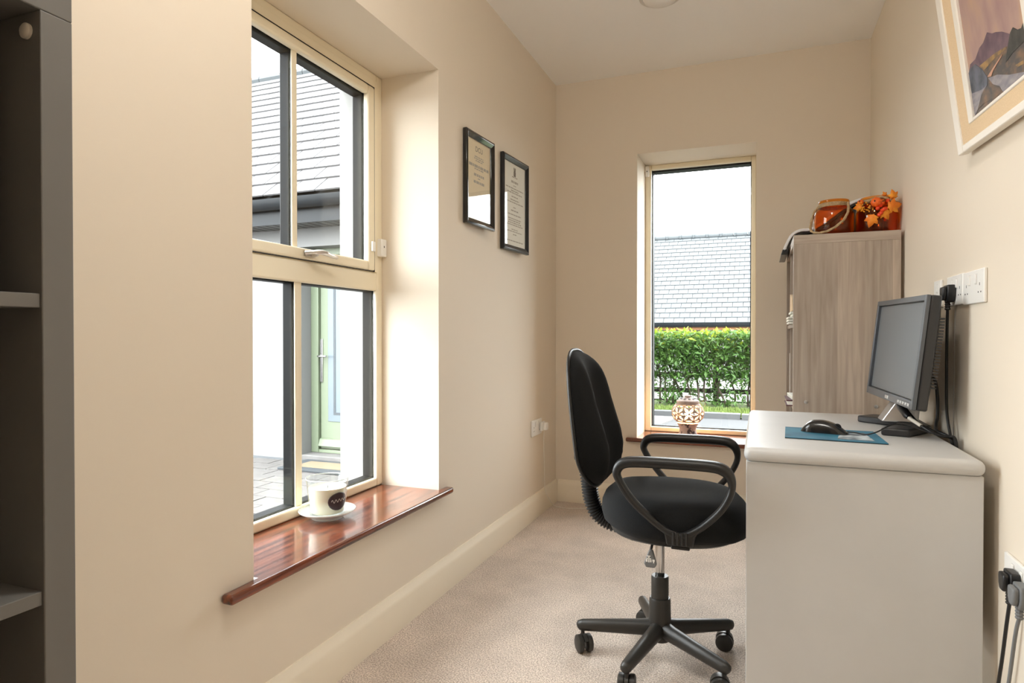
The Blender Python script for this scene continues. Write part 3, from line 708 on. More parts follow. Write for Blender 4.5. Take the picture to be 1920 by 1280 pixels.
for k, a in enumerate((36, 112, 187, 256, 325)):
    d = Vector((math.cos(R(a)), math.sin(R(a)), 0)); c = Vector((CX, CY, 0))
    path = [c+d*r+Vector((0, 0, z)) for r, z in ((0.015, 0.108), (0.06, 0.104), (0.15, 0.097), (0.262, 0.088), (0.276, 0.085), (0.281, 0.083))]
    leg = MB().tube(path, [0.031, 0.0265, 0.0235, 0.0195, 0.016, 0.008], 14, flat=(1.0, 0.92), up=(0, 0, 1)).build('base_leg', 'base_plastic', ch, smooth=60)
    tip = c+d*0.262; rz = R(a+(-35, 50, -60, 20, 40)[k])
    ca = inst('caster', hme, leg, tip, (0, 0, rz))
    for s in (-1, 1):
        w = bpy.data.objects.new('wheel', wme); COL.objects.link(w); w.parent = leg
        off = Matrix.Rotation(rz, 3, 'Z') @ Vector((-0.012, s*0.0062, 0.0300))
        w.location = tip+off-wloc(leg); w.rotation_euler = (R(-90*s), 0, rz)
# height lever with paddle
lv = MB().tube([(-0.300, CY-0.05, 0.448), (-0.304, 2.06, 0.452), (-0.309, 2.00, 0.448), (-0.313, 1.985, 0.425)], 0.0045, 8).build('lever', 'black_plastic', ch)
pd = MB().prism([(-0.326, 0.375), (-0.300, 0.375), (-0.293, 0.386), (-0.304, 0.428), (-0.310, 0.432), (-0.318, 0.428), (-0.333, 0.386)], 1, 1.976, 1.988).build('paddle', 'plug_grey', lv, bev=0.004, seg=3)
m = MB()
for x0, x1, z0, z1 in ((-0.322, -0.312, 0.410, 0.413), (-0.319, -0.315, 0.392, 0.410), (-0.324, -0.310, 0.402, 0.405), (-0.326, -0.321, 0.393, 0.401), (-0.313, -0.309, 0.393, 0.401), (-0.306, -0.299, 0.396, 0.402), (-0.304, -0.301, 0.391, 0.396)):
    m.box(x0, x1, 1.9753, 1.9762, z0, z1)
m.build('seat_symbol', 'white_plastic', lv, smooth=0)

# ------------------------------------------------------------------ monitor
MW, MH = 0.56, 0.3475
mo = thing('monitor', (0.4225, 2.47, 1.049), 'dark flat screen monitor switched off on the white desk', 'monitor', rot=(0, 0, 0))
# local frame: side s (viewer's right, towards -y), up u (tilted back), normal n (towards -x)
a_, t_, r_ = 0.076, 0.107, -0.012
n_ = Vector((-math.cos(a_), -math.sin(a_), 0)); s0 = Vector((math.sin(a_), -math.cos(a_), 0)); u0 = Vector((0, 0, 1))*math.cos(t_)-n_*math.sin(t_)
nn = (n_*math.cos(t_)+Vector((0, 0, 1))*math.sin(t_)).normalized()
s2 = s0*math.cos(r_)+u0*math.sin(r_); u2 = u0*math.cos(r_)-s0*math.sin(r_)
MX = Matrix((s2, u2, nn)).transposed(); MO = Vector((0.4225, 2.47, 1.049))
class LB(MB):
    pass
def mon(mb, name, m, parent, **k):
    mb.v = [MO+MX @ p for p in mb.v]; return mb.build(name, m, parent, **k)
body = mon(B(-MW/2, MW/2, -MH/2, MH/2, -0.042, -0.012), 'body', 'monitor_dark', mo, bev=0.006, seg=3)
hw, hh = MW/2, MH/2
rear = MB().add([(-hw+.01, -hh+.02, -.042), (hw-.01, -hh+.02, -.042), (hw-.01, hh-.015, -.042), (-hw+.01, hh-.015, -.042), (-hw+.09, -hh+.07, -.070), (hw-.09, -hh+.07, -.070), (hw-.09, hh-.06, -.070), (-hw+.09, hh-.06, -.070)], [(0, 1, 5, 4), (1, 2, 6, 5), (2, 3, 7, 6), (3, 0, 4, 7), (4, 5, 6, 7), (0, 3, 2, 1)])
mon(rear, 'rear_cover', 'monitor_dark', mo, bev=0.004)
for k in range(24):
    u = -hh+0.07+k*(MH-0.13)/24
    mon(B(hw-.045, hw-.008, u, u+0.004, -.058, -.043), 'vent_fin', 'monitor_dark', mo)
bz = MB()
for x0, x1, y0, y1 in ((-hw, -hw+.018, -hh, hh), (hw-.018, hw, -hh, hh), (-hw+.018, hw-.018, -hh, -hh+.026), (-hw+.018, hw-.018, hh-.018, hh)): bz.box(x0, x1, y0, y1, -0.012, 0.0)
mon(bz, 'bezel', 'monitor_silver', mo, bev=0.002)
mon(frame_rect(MB(), 2, 0, 0, 0, 0, 0, 0, 0, 0, 0, 0) if False else B(-hw+.0175, hw-.0175, -hh+.0255, hh-.0175, -0.0125, -0.0105), 'screen_surround', 'screen_edge', mo)
mon(B(-hw+.022, hw-.020, -hh+.029, hh-.021, -0.0110, -0.0095), 'screen', 'screen', mo, smooth=0)
mon(B(-.018, .018, -hh+.006, -hh+.017, -0.0005, 0.0012), 'badge', 'silver', mo, bev=0.002)
for k in range(5): mon(B(hw-.150+k*.026, hw-.132+k*.026, -hh+.007, -hh+.016, -0.0005, 0.0018), 'button', 'silver', mo, bev=0.001)
# stand: neck and two splayed feet
nk = MB().add([(0.395, 2.50, 0.800), (0.395, 2.585, 0.800), (0.500, 2.475, 0.800), (0.500, 2.60, 0.800), (0.470, 2.50, 0.92), (0.470, 2.585, 0.92), (0.515, 2.49, 0.92), (0.515, 2.59, 0.92)], [(0, 1, 3, 2), (4, 6, 7, 5), (0, 4, 5, 1), (2, 3, 7, 6), (0, 2, 6, 4), (1, 5, 7, 3)])
nk.build('neck', 'silver', mo, bev=0.004)
B(0.450, 0.512, 2.49, 2.59, 0.89, 1.06).build('neck_back', 'monitor_dark', mo, bev=0.008)
for pts in ([(0.365, 2.325), (0.440, 2.300), (0.530, 2.440), (0.530, 2.575), (0.455, 2.520)], [(0.340, 2.655), (0.400, 2.720), (0.530, 2.700), (0.530, 2.540), (0.440, 2.560)]):
    MB().prism(pts, 2, 0.7752, 0.800).build('foot', 'monitor_dark', mo, bev=0.006, seg=2)
def cable(name, pts, r, m, label, cat='cable', group=None, parent=None, n=8, k=8):
    o = MB().tube(smoothpath(pts, k), r, n).build(name, m, parent, smooth=60)
    if not parent: tag(o, label, cat, group)
    return o
vc = thing('video_cable', (0.47, 2.36, 0.776), 'black monitor lead with fat ferrite bead and white plug sleeve on the desk', 'cable')
cable('lead', [(0.425, 2.45, 0.885), (0.432, 2.40, 0.862), (0.440, 2.36, 0.842), (0.470, 2.29, 0.815), (0.505, 2.26, 0.795), (0.545, 2.27, 0.785), (0.556, 2.28, 0.760), (0.557, 2.29, 0.60)], 0.0042, 'cable_black', '', parent=vc)
MB().tube([(0.430, 2.412, 0.866), (0.4325, 2.40, 0.8625), (0.443, 2.350, 0.838), (0.445, 2.341, 0.834)], [0.006, 0.0105, 0.0105, 0.006], 12).build('ferrite_bead', 'cable_black', vc, smooth=60)
MB().tube([(0.446, 2.338, 0.833), (0.470, 2.29, 0.8155)], 0.0055, 10).build('plug_sleeve', 'cable_white', vc)
cable('power_cable', [(0.500, 2.40, 0.965), (0.522, 2.37, 0.955), (0.528, 2.36, 0.90), (0.528, 2.36, 0.84), (0.520, 2.34, 0.812), (0.515, 2.30, 0.800), (0.535, 2.27, 0.790), (0.5545, 2.26, 0.770), (0.556, 2.25, 0.60)], 0.0048, 'cable_black', 'black bent lead behind the monitor dropping down beside the stand')
cable('thin_cable', [(0.440, 2.40, 0.872), (0.470, 2.34, 0.822), (0.510, 2.30, 0.798), (0.548, 2.295, 0.783), (0.558, 2.31, 0.760), (0.558, 2.31, 0.62)], 0.0032, 'cable_black', 'thin black lead running from under the monitor over the desk edge')

# ------------------------------------------------------------------ mouse, mat
mm_ = thing('mouse_mat', (0.22, 2.26, 0.775), 'blue picture mouse mat under the black mouse', 'mouse mat')
pts = [(0.086, 2.395), (0.076, 2.150), (0.355, 2.128), (0.352, 2.378)]
MB().prism(pts, 2, 0.7752, 0.7775).build('rubber_base', 'rubber', mm_); MB().prism(pts, 2, 0.7775, 0.7790).build('printed_top', 'mousemat', mm_)
MB().prism([(0.225, 2.165), (0.325, 2.160), (0.318, 2.330), (0.262, 2.300), (0.235, 2.235)], 2, 0.7790, 0.7792).build('picture', 'mousemat_print', mm_, smooth=0)
ms_ = thing('computer_mouse', (0.20, 2.30, 0.779), 'black wired optical mouse on the blue mat', 'mouse')
mx = Matrix.Rotation(R(-14), 3, 'Z'); vs = []; fs = []; n = 40; q = 9; mc = Vector((0.200, 2.300, 0.779))
for i in range(q+1):
    t = i/q
    for k in range(n):
        a = 2*math.pi*k/n; c, s_ = math.cos(a), math.sin(a); e = 2.6
        rr = math.cos(t*math.pi/2)**0.62 if i < q else 0.02
        x = 0.071*rr*math.copysign(abs(c)**(2/e), c); y = 0.036*rr*math.copysign(abs(s_)**(2/e), s_)*(1-0.12*math.exp(-(x/0.03)**2))
        hgt = (0.040-0.012*((x+0.012)/0.05)**2) if x > -0.03 else 0.040-0.02*((x+0.03)/0.036)**2
        vs.append(mc+mx @ Vector((x, y, max(0.004, hgt)*math.sin(t*math.pi/2)**0.8)))
for i in range(q):
    for k in range(n): l = (k+1) % n; fs.append((i*n+k, i*n+l, (i+1)*n+l, (i+1)*n+k))
fs += [tuple(range(n))[::-1], tuple(range(q*n, (q+1)*n))]
MB().add(vs, fs).build('shell', 'mouse_black', ms_, smooth=70)
MB().lathe([(0.0105, -0.0035), (0.012, -0.002), (0.012, 0.002), (0.0105, 0.0035)], mc+mx @ Vector((0.038, 0, 0.0195)), 18, mx @ Matrix.Rotation(R(90), 3, 'X')).build('scroll_wheel', 'rubber', ms_)
st_ = mc+mx @ Vector((0.067, 0, 0.008))
cable('cord', [st_, st_+Vector((0.03, -.010, -.002)), (0.312, 2.262, 0.783), (0.345, 2.255, 0.795), (0.392, 2.292, 0.815), (0.440, 2.300, 0.812), (0.500, 2.270, 0.795), (0.548, 2.275, 0.780), (0.557, 2.265, 0.750), (0.556, 2.26, 0.6)], 0.0022, 'cable_black', '', parent=ms_)

# ------------------------------------------------------------------ wall sockets
def uk_socket(name, side, y0, y1, z0, z1, gangs, label, group, m='white_plastic'):
    # side +1: on right wall facing -x; -1: on left wall facing +x
    X = XR if side > 0 else XL; s = -side
    def bb(d0, d1, a, b, c, d): x0, x1 = X+s*d0, X+s*d1; return B(min(x0, x1), max(x0, x1), a, b, c, d)
    t = thing(name, (X+s*0.004, (y0+y1)/2, z0), label, 'socket', group)
    bb(0.0002, 0.009, y0, y1, z0, z1).build('plate', m, t, bev=0.003, seg=3)
    h = z1-z0; wd = (y1-y0)/gangs
    for g_ in range(gangs):
        c = y0+wd*(g_+0.5)
        c2 = c+((0.018 if g_ == 0 else -0.018) if gangs > 1 else 0)
        o = bb(0.008, 0.0125, c2-0.007, c2+0.007, z1-0.040, z1-0.014).build('switch', m, t, bev=0.0015)
        bb(0.0085, 0.0094, c2-0.0095, c2+0.0095, z1-0.0425, z1-0.0115).build('switch_surround', 'fitting', t)
        c3 = c+((-0.012 if g_ == 0 else 0.012) if gangs > 1 else 0)
        for dy, dz, w, hh_ in ((0, 0.052, 0.002, 0.004), (-0.011, 0.030, 0.0032, 0.002), (0.011, 0.030, 0.0032, 0.002)):
            bb(0.0085, 0.0093, c3+dy-w, c3+dy+w, z0+dz-hh_, z0+dz+hh_).build('pin_slot', 'slot', t)
    return t
uk_socket('wall_socket', 1, 2.492, 2.580, 1.192, 1.283, 1, 'single white wall plate half hidden behind the monitor', 'sockets above the desk')
uk_socket('wall_socket', 1, 2.247, 2.418, 1.190, 1.283, 2, 'double white wall socket with the black plug, above the desk', 'sockets above the desk')
uk_socket('wall_socket', 1, 2.055, 2.245, 1.187, 1.281, 2, 'empty double white wall socket above the desk, nearest the viewer', 'sockets above the desk')
uk_socket('wall_socket', 1, 1.715, 1.890, 0.470, 0.565, 2, 'white double wall socket in the shade below desk height', None)
uk_socket('wall_socket', -1, 3.525, 3.705, 0.492, 0.588, 2, 'white double wall socket low on the left wall near the corner', None)
def plug(name, side, y, z, m, label, tail):
    X = XR if side > 0 else XL; s = -side; t = thing(name, (X+s*0.012, y, z-0.03), label, 'plug')
    x = lambda d: X+s*d
    prof = [(-0.024, 0.026), (0.024, 0.026), (0.027, 0.012), (0.025, -0.010), (0.014, -0.028), (-0.014, -0.028), (-0.025, -0.010), (-0.027, 0.012)]
    MB().prism([(y+a, z+b) for a, b in prof], 0, x(0.0105), x(0.032)).build('body', m, t, bev=0.004, seg=3)
    MB().prism([(y+a*0.72, z+b*0.78) for a, b in prof], 0, x(0.030), x(0.044)).build('grip', m, t, bev=0.005, seg=3)
    zz = [z-0.024-0.0035*i for i in range(9)]
    MB().tube([(x(0.026), y, q_) for q_ in zz], [0.0085 if i % 2 else 0.0065 for i in range(9)], 10).build('strain_relief', m, t, smooth=30)
    MB().tube(smoothpath([(x(0.026), y, z-0.05)]+tail, 8), 0.0042, 8).build('lead', m, t, smooth=60)
    return t
plug('power_plug', 1, 2.335, 1.228, 'cable_black', 'black three pin plug and hanging lead above the desk', [(0.547, 2.336, 1.10), (0.545, 2.330, 0.98), (0.546, 2.328, 0.86), (0.551, 2.310, 0.79), (0.556, 2.30, 0.74), (0.556, 2.30, 0.60)])
plug('power_plug', 1, 1.795, 0.520, 'cable_black', 'black three pin plug in the low socket right of the desk', [(0.544, 1.800, 0.42), (0.542, 1.830, 0.30), (0.538, 1.86, 0.20), (0.52, 1.90, 0.10), (0.50, 1.93, 0.012)])
plug('power_plug', 1, 1.735, 0.510, 'plug_grey', 'grey three pin plug in the low socket, cut by the right edge', [(0.544, 1.745, 0.42), (0.542, 1.775, 0.30), (0.538, 1.80, 0.20), (0.525, 1.84, 0.10), (0.51, 1.89, 0.012)])
cable('wall_wire', [(0.5715, 2.350, 1.192), (0.5715, 2.352, 1.10), (0.5715, 2.357, 0.95), (0.5715, 2.362, 0.80), (0.5715, 2.362, 0.65)], 0.0016, 'cable_grey', 'thin grey wire running down the wall from the double socket')
wp = thing('charger_plug', (XL+0.02, 3.715, 0.50), 'white plug in the low left socket with a thin white cord to the floor', 'plug')
B(XL+0.0125, XL+0.030, 3.655, 3.715, 0.512, 0.566).build('body', 'white_plastic', wp, bev=0.004); B(XL+0.030, XL+0.052, 3.663, 3.707, 0.516, 0.562).build('grip', 'white_plastic', wp, bev=0.006, seg=3)
MB().tube(smoothpath([(XL+0.030, 3.685, 0.514), (XL+0.027, 3.688, 0.45), (XL+0.026, 3.70, 0.30), (XL+0.028, 3.705, 0.16), (XL+0.035, 3.735, 0.10), (XL+0.05, 3.80, 0.03), (XL+0.075, 3.845, 0.004), (-1.12, 3.84, 0.0035), (-1.02, 3.875, 0.0035), (-0.92, 3.93, 0.0035), (-0.75, 3.96, 0.0035), (-0.55, 3.97, 0.0035)], 8), 0.0023, 8).build('cord', 'cable_white', wp, smooth=60)

# ------------------------------------------------------------------ certificates on the left wall
def framed(name, y0, y1, z0, z1, yaw, fw, mf, mp, label, lines, logo):
    t = thing(name, (XL+0.003, y0, z0), label, 'picture frame', rot=(0, 0, R(-yaw)))   # local: x out of wall, y along, z up
    w, h = y1-y0, z1-z0; D = 0.022
    fr = MB()
    # four mitred members with a sloped face
    o_ = [(0, 0), (w, 0), (w, h), (0, h)]; i_ = [(fw, fw), (w-fw, fw), (w-fw, h-fw), (fw, h-fw)]; md = [(fw*.35, fw*.35), (w-fw*.35, fw*.35), (w-fw*.35, h-fw*.35), (fw*.35, h-fw*.35)]
    for k in range(4):
        l = (k+1) % 4; q = []
        for (a, b_) in ((o_[k], 0), (o_[k], D*.85), (md[k], D), (i_[k], D*.55), (i_[k], 0)): q.append((b_, a[0], a[1]))
        for (a, b_) in ((o_[l], 0), (o_[l], D*.85), (md[l], D), (i_[l], D*.55), (i_[l], 0)): q.append((b_, a[0], a[1]))
        fr.add(q, [(0, 1, 6, 5), (1, 2, 7, 6), (2, 3, 8, 7), (3, 4, 9, 8), (4, 0, 5, 9), (0, 4, 3, 2, 1), (5, 6, 7, 8, 9)])
    def L(mb, nm, m_, p, **k):
        ob = mb.build(nm, m_, None, local=True, **k); ob.parent = p; return ob
    L(fr, 'frame', mf, t, bev=0.0015)
    cert = L(B(0.004, 0.006, fw-.004, w-fw+.004, fw-.004, h-fw+.004), 'certificate', mp, t, smooth=0)
    ink = MB(); rnd = random.Random(len(lines)*7)
    for zf, wf, hf in lines:
        zc = fw+(h-2*fw)*zf; lw = (w-2*fw)*wf; y = w/2-lw/2
        while y < w/2+lw/2-0.004:
            l = min(rnd.uniform(0.010, 0.034), w/2+lw/2-y); ink.box(0.0060, 0.0063, y, y+l, zc-hf/2, zc+hf/2); y += l+0.005
    L(ink, 'printed_lines', 'ink_soft', cert, smooth=0)
    if logo == 'DCU':
        cu = bpy.data.curves.new('lettering', 'FONT'); cu.body = 'DCU'; cu.size = 0.034; cu.align_x = 'CENTER'
        ob = bpy.data.objects.new('tmp', cu); COL.objects.link(ob)
        dg = bpy.context.evaluated_depsgraph_get(); me = bpy.data.meshes.new_from_object(ob.evaluated_get(dg)); bpy.data.objects.remove(ob)
        me.materials.append(M['ink']); lt = bpy.data.objects.new('lettering', me); COL.objects.link(lt); lt.parent = cert
        lt.matrix_local = Matrix(((0, 0, 1, 0.0064), (1, 0, 0, w/2), (0, 1, 0, fw+(h-2*fw)*0.865), (0, 0, 0, 1)))
    else:
        cr = MB()
        cy, cz = w/2, fw+(h-2*fw)*0.90
        for a, b_, c, d in ((-.013, .013, -.022, .004), (-.010, .010, .004, .012), (-.012, -.004, .012, .026), (.004, .012, .012, .026), (-.002, .002, .012, .020)): cr.box(.0060, .0064, cy+a, cy+b_, cz+c, cz+d)
        L(cr, 'crest', 'ink', cert, smooth=0)
    L(B(0.0085, 0.0100, fw-.003, w-fw+.003, fw-.003, h-fw+.003), 'glass', 'picture_glass', t, smooth=0)
    return t
framed('framed_certificate', 2.600, 2.885, 1.610, 2.042, 4.0, 0.030, 'black_gloss', 'paper_cream', 'gloss black framed certificate headed DCU, the nearer of two', [(0.80, .38, .005), (0.775, .42, .005), (0.75, .30, .005), (0.68, .86, .013), (0.645, .40, .006), (0.57, .44, .012), (0.53, .10, .005), (0.48, .46, .012), (0.30, .3, .005), (0.22, .35, .004), (0.10, .5, .004)], 'DCU')
framed('framed_certificate', 3.044, 3.372, 1.550, 2.053, 4.0, 0.030, 'black_satin', 'paper_white', 'satin black framed certificate with small crest, nearer the corner', [(0.84, .25, .006), (0.78, .32, .012), (0.735, .12, .005), (0.70, .82, .006), (0.67, .35, .007), (0.645, .70, .006), (0.60, .30, .006), (0.56, .40, .007), (0.53, .8, .006), (0.47, .14, .005), (0.43, .34, .007), (0.38, .6, .006), (0.33, .60, .006), (0.305, .56, .006), (0.28, .62, .006), (0.255, .80, .006), (0.20, .3, .005), (0.175, .7, .005), (0.14, .16, .006), (0.06, .78, .006)], 'crest')

# ------------------------------------------------------------------ oil painting on the right wall
PO = Vector((0.545, 2.197, 1.620))
pt = thing('oil_painting', PO, 'oil landscape of purple hills in a cream and linen frame', 'painting')
# local axes: a along the wall towards the viewer, b up (leaning out from the wall on its cord), c towards the room
pt_, pr_ = R(8.2), -0.05
u0_ = Vector((-math.sin(pt_), 0, math.cos(pt_))); s0_ = Vector((0, -1, 0))
pa = s0_*math.cos(pr_)+u0_*math.sin(pr_); pu = u0_*math.cos(pr_)-s0_*math.sin(pr_); pc = pu.cross(pa).normalized()
if pc.x > 0: pc = -pc
def PL(mb, nm, m_, p, **k):
    mb.v = [PO+pa*v.x+pu*v.y+pc*v.z for v in mb.v]
    if (pa.cross(pu)).dot(pc) < 0: mb.f = [f[::-1] for f in mb.f]
    return mb.build(nm, m_, p, **k)
PW, PH = 0.685, 0.74
def ringp(i0, i1, j0, j1, z0, z1):
    m = MB()
    for x0, x1, y0, y1 in ((i0, i1, j0, PH-j0), (PW-i1, PW-i0, j0, PH-j0), (i1, PW-i1, j0, j1), (i1, PW-i1, PH-j1, PH-j0)): m.box(x0, x1, y0, y1, z0, z1)
    return m
PL(ringp(0, 0.046, 0, 0.021, -0.020, 0.006), 'frame', 'picture_white', pt, bev=0.003)
PL(ringp(0.046, 0.117, 0.021, 0.062, -0.012, 0.002), 'linen_slip', 'linen', pt)
PL(ringp(0.117, 0.153, 0.062, 0.072, -0.012, 0.004), 'inner_slip', 'picture_white', pt, bev=0.003)
cv = PL(B(0.150, PW-0.150, 0.070, PH-0.070, -0.010, -0.004), 'canvas', 'canvas', pt, smooth=0)
def strokes(nm, pts, m_, lvl):
    PL(MB().prism(pts, 2, -0.004, -0.004+0.0004*lvl), nm, m_, cv, smooth=0)
strokes('painted_hill', [(0.152, 0.19), (0.171, 0.208), (0.212, 0.207), (0.249, 0.222), (0.279, 0.224), (0.313, 0.237), (0.341, 0.223), (0.364, 0.217), (0.399, 0.204), (0.431, 0.187), (0.47, 0.165), (0.532, 0.15), (0.532, 0.073), (0.152, 0.073)], 'paint_hill', 1)
strokes('painted_land', [(0.152, 0.073), (0.152, 0.17), (0.238, 0.181), (0.344, 0.174), (0.413, 0.164), (0.45, 0.145), (0.532, 0.145), (0.532, 0.073)], 'paint_land', 2)
strokes('painted_slope', [(0.238, 0.181), (0.344, 0.174), (0.413, 0.164), (0.411, 0.159), (0.339, 0.164), (0.267, 0.161)], 'paint_gold', 3)
strokes('painted_crag', [(0.399, 0.133), (0.417, 0.156), (0.445, 0.183), (0.462, 0.188), (0.482, 0.175), (0.504, 0.170), (0.522, 0.179), (0.533, 0.177), (0.533, 0.140), (0.484, 0.139), (0.44, 0.138), (0.407, 0.133)], 'paint_crag', 4)
strokes('painted_water', [(0.281, 0.134), (0.338, 0.124), (0.408, 0.100), (0.494, 0.078), (0.493, 0.073), (0.397, 0.073), (0.350, 0.076), (0.312, 0.105)], 'paint_water', 3)
strokes('painted_shore', [(0.152, 0.190), (0.165, 0.197), (0.206, 0.196), (0.251, 0.167), (0.275, 0.139), (0.271, 0.122), (0.229, 0.122), (0.152, 0.135)], 'paint_dark', 3)
strokes('painted_bank', [(0.284, 0.120), (0.342, 0.095), (0.358, 0.075), (0.299, 0.078), (0.230, 0.086), (0.180, 0.084), (0.226, 0.116)], 'paint_land', 4)
strokes('painted_pool', [(0.152, 0.135), (0.229, 0.122), (0.271, 0.122), (0.223, 0.111), (0.180, 0.084), (0.154, 0.073)], 'paint_water', 4)
strokes('painted_track', [(0.386, 0.156), (0.332, 0.148), (0.294, 0.142), (0.279, 0.138), (0.303, 0.132), (0.320, 0.140), (0.381, 0.153)], 'paint_track', 5)
strokes('painted_field', [(0.45, 0.108), (0.532, 0.100), (0.532, 0.092), (0.46, 0.100)], 'paint_gold', 5)

# ================================================================== SMALL THINGS
# ------------------------------------------------------------------ window contact sensors
t = thing('alarm_sensor', (-1.53, 2.35, 1.44), 'white two-piece alarm contact on the large side window', 'sensor')
B(-1.536, -1.512, 2.325, 2.366, 1.437, 1.512).build('housing', 'white_plastic', t, bev=0.004, seg=3); B(-1.527, -1.517, 2.268, 2.290, 1.452, 1.494).build('magnet', 'white_plastic', t, bev=0.003); B(-1.5123, -1.5115, 2.343, 2.349, 1.475, 1.483).build('indicator', 'slot', t)
t = thing('alarm_sensor', (-0.706, 4.31, 2.19), 'white alarm contact at the top of the narrow back window', 'sensor')
B(BX0+0.002, BX0+0.028, 4.296, 4.3165, 2.165, 2.236).build('housing', 'white_plastic', t, bev=0.004, seg=3); B(BX0+0.012, BX0+0.018, 4.295, 4.2965, 2.195, 2.203).build('indicator', 'slot', t)
# ------------------------------------------------------------------ ceiling fitting
t = thing('ceiling_fitting', (-0.455, 3.135, ZC), 'small round white dome fitting on the ceiling', 'fitting')
MB().lathe([(0.100, 0), (0.100, -0.012), (0.092, -0.016), (0.080, -0.016)], (-0.455, 3.135, ZC-0.0002), 40).build('rim', 'fitting', t); MB().lathe([(0.082, -0.014), (0.076, -0.026), (0.05, -0.038), (0.02, -0.043), (1e-4, -0.044)], (-0.455, 3.135, ZC), 40).build('dome', 'white_plastic', t, smooth=60)
# ------------------------------------------------------------------ added fill lamp on the ceiling, out of view, to brighten the room
t = thing('fill_lamp', (-0.35, 0.90, ZC), 'added round frosted fill lamp on the ceiling, unseen above the frame', 'lamp')
MB().lathe([(0.150, 0), (0.150, -0.018), (0.140, -0.024), (0.128, -0.024)], (-0.35, 0.90, ZC-0.0002), 40).build('rim', 'fitting', t)
MB().lathe([(0.130, -0.022), (0.122, -0.045), (0.085, -0.070), (0.04, -0.082), (1e-4, -0.085)], (-0.35, 0.90, ZC), 40).build('shade', 'fill_lamp_shade', t, smooth=60)
ll = bpy.data.lights.new('fill_lamp_light', 'POINT'); ll.energy = FILL_LAMP_W; ll.color = (1.0, 0.96, 0.90); ll.shadow_soft_size = 0.10
lo_ = bpy.data.objects.new('fill_lamp_light', ll); COL.objects.link(lo_); lo_.parent = t; lo_.location = (0, 0, -0.20)
# ------------------------------------------------------------------ candle on a glass dish
cx, cy, cz = -1.440, 1.862, 0.4450
t = thing('glass_dish', (cx, cy, cz), 'patterned clear glass saucer under the candle', 'dish')
MB().lathe([(0.050, 0.001), (0.056, 0.001), (0.060, 0.010), (0.085, 0.018), (0.098, 0.026), (0.099, 0.029), (0.085, 0.0225), (0.062, 0.016), (0.052, 0.013), (0.001, 0.013)], (cx, cy, cz), 48).build('bowl', 'dish_glass', t, smooth=50)
MB().lathe([(0.0985, 0.0265), (0.1005, 0.029), (0.0985, 0.0315), (0.0965, 0.029), (0.0985, 0.0265)], (cx, cy, cz), 48).build('rim', 'dish_glass', t, smooth=80)
cz += 0.0135
t = thing('jar_candle', (cx, cy, cz), 'cream candle in a clear glass jar on the mahogany sill', 'candle')
MB().lathe([(0.054, 0.0), (0.059, 0.002), (0.062, 0.010), (0.069, 0.085), (0.075, 0.128), (0.0755, 0.1295), (0.073, 0.1295), (0.0665, 0.085), (0.0595, 0.012), (0.054, 0.006), (0.001, 0.006)], (cx, cy, cz), 48).build('glass_jar', 'clear_glass', t, smooth=60)
MB().lathe([(0.0733, 0.1280), (0.0757, 0.1280), (0.0760, 0.1300), (0.0745, 0.1312), (0.0730, 0.1300), (0.0733, 0.1280)], (cx, cy, cz), 48).build('glass_rim', 'dish_glass', t, smooth=80)
MB().lathe([(0.053, 0.0075), (0.0580, 0.012), (0.0645, 0.082), (0.0660, 0.098), (0.061, 0.095), (0.053, 0.088), (0.025, 0.087), (0.001, 0.089)], (cx, cy, cz), 48).build('wax', 'wax', t, smooth=60)
MB().tube([(cx, cy, cz+0.085), (cx+0.001, cy, cz+0.097), (cx+0.003, cy+0.001, cz+0.101)], 0.0013, 6).build('wick', 'slot', t)
lab = MB(); vs = []; fs = []; n = 20
lc = math.atan2(-1.0, 0.95)+0.50
for i in range(9):
    for k in range(n):
        a = 2*math.pi*k/n; rr = i/8
        h_ = 0.055+0.032*rr*math.sin(a); th = lc+0.58*rr*math.cos(a); rad_ = 0.0620+(h_-0.010)/0.075*0.007+0.0009
        vs.append((cx+rad_*math.cos(th), cy+rad_*math.sin(th), cz+h_))
for i in range(8):
    for k in range(n): l = (k+1) % n; fs.append((i*n+k, (i+1)*n+k, (i+1)*n+l, i*n+l))
lo = lab.add(vs, fs).build('label', 'label_dark', t, smooth=60); lo['label'] = 'dark oval sticker on the jar'
sv = lo.modifiers.new('solid', 'SOLIDIFY'); sv.thickness = 0.0004
scr = MB(); pts = []
for k in range(40):
    u = k/39; th = lc-0.40+0.80*u; h_ = 0.056+0.006*math.sin(u*26)*(1-0.3*u)+0.004*u
    rad_ = 0.0620+(h_-0.010)/0.075*0.007+0.0015; pts.append((cx+rad_*math.cos(th), cy+rad_*math.sin(th), cz+h_))
scr.tube(pts, 0.0006, 5).build('script', 'label_ink', lo)

# ------------------------------------------------------------------ pierced lantern on the back sill
lx, ly, lz = -0.425, 4.180, 0.4500
t = thing('pierced_lantern', (lx, ly, lz), 'lit pierced clay lantern with flower cut-outs on the back sill', 'lantern')
MB().lathe([(0.062, 0.0), (0.064, 0.006), (0.055, 0.020), (0.052, 0.045), (0.058, 0.070), (0.068, 0.086), (0.064, 0.088), (0.045, 0.060), (0.045, 0.012), (0.001, 0.010)], (lx, ly, lz), 40).build('foot', 'terracotta_dark', t, smooth=50)
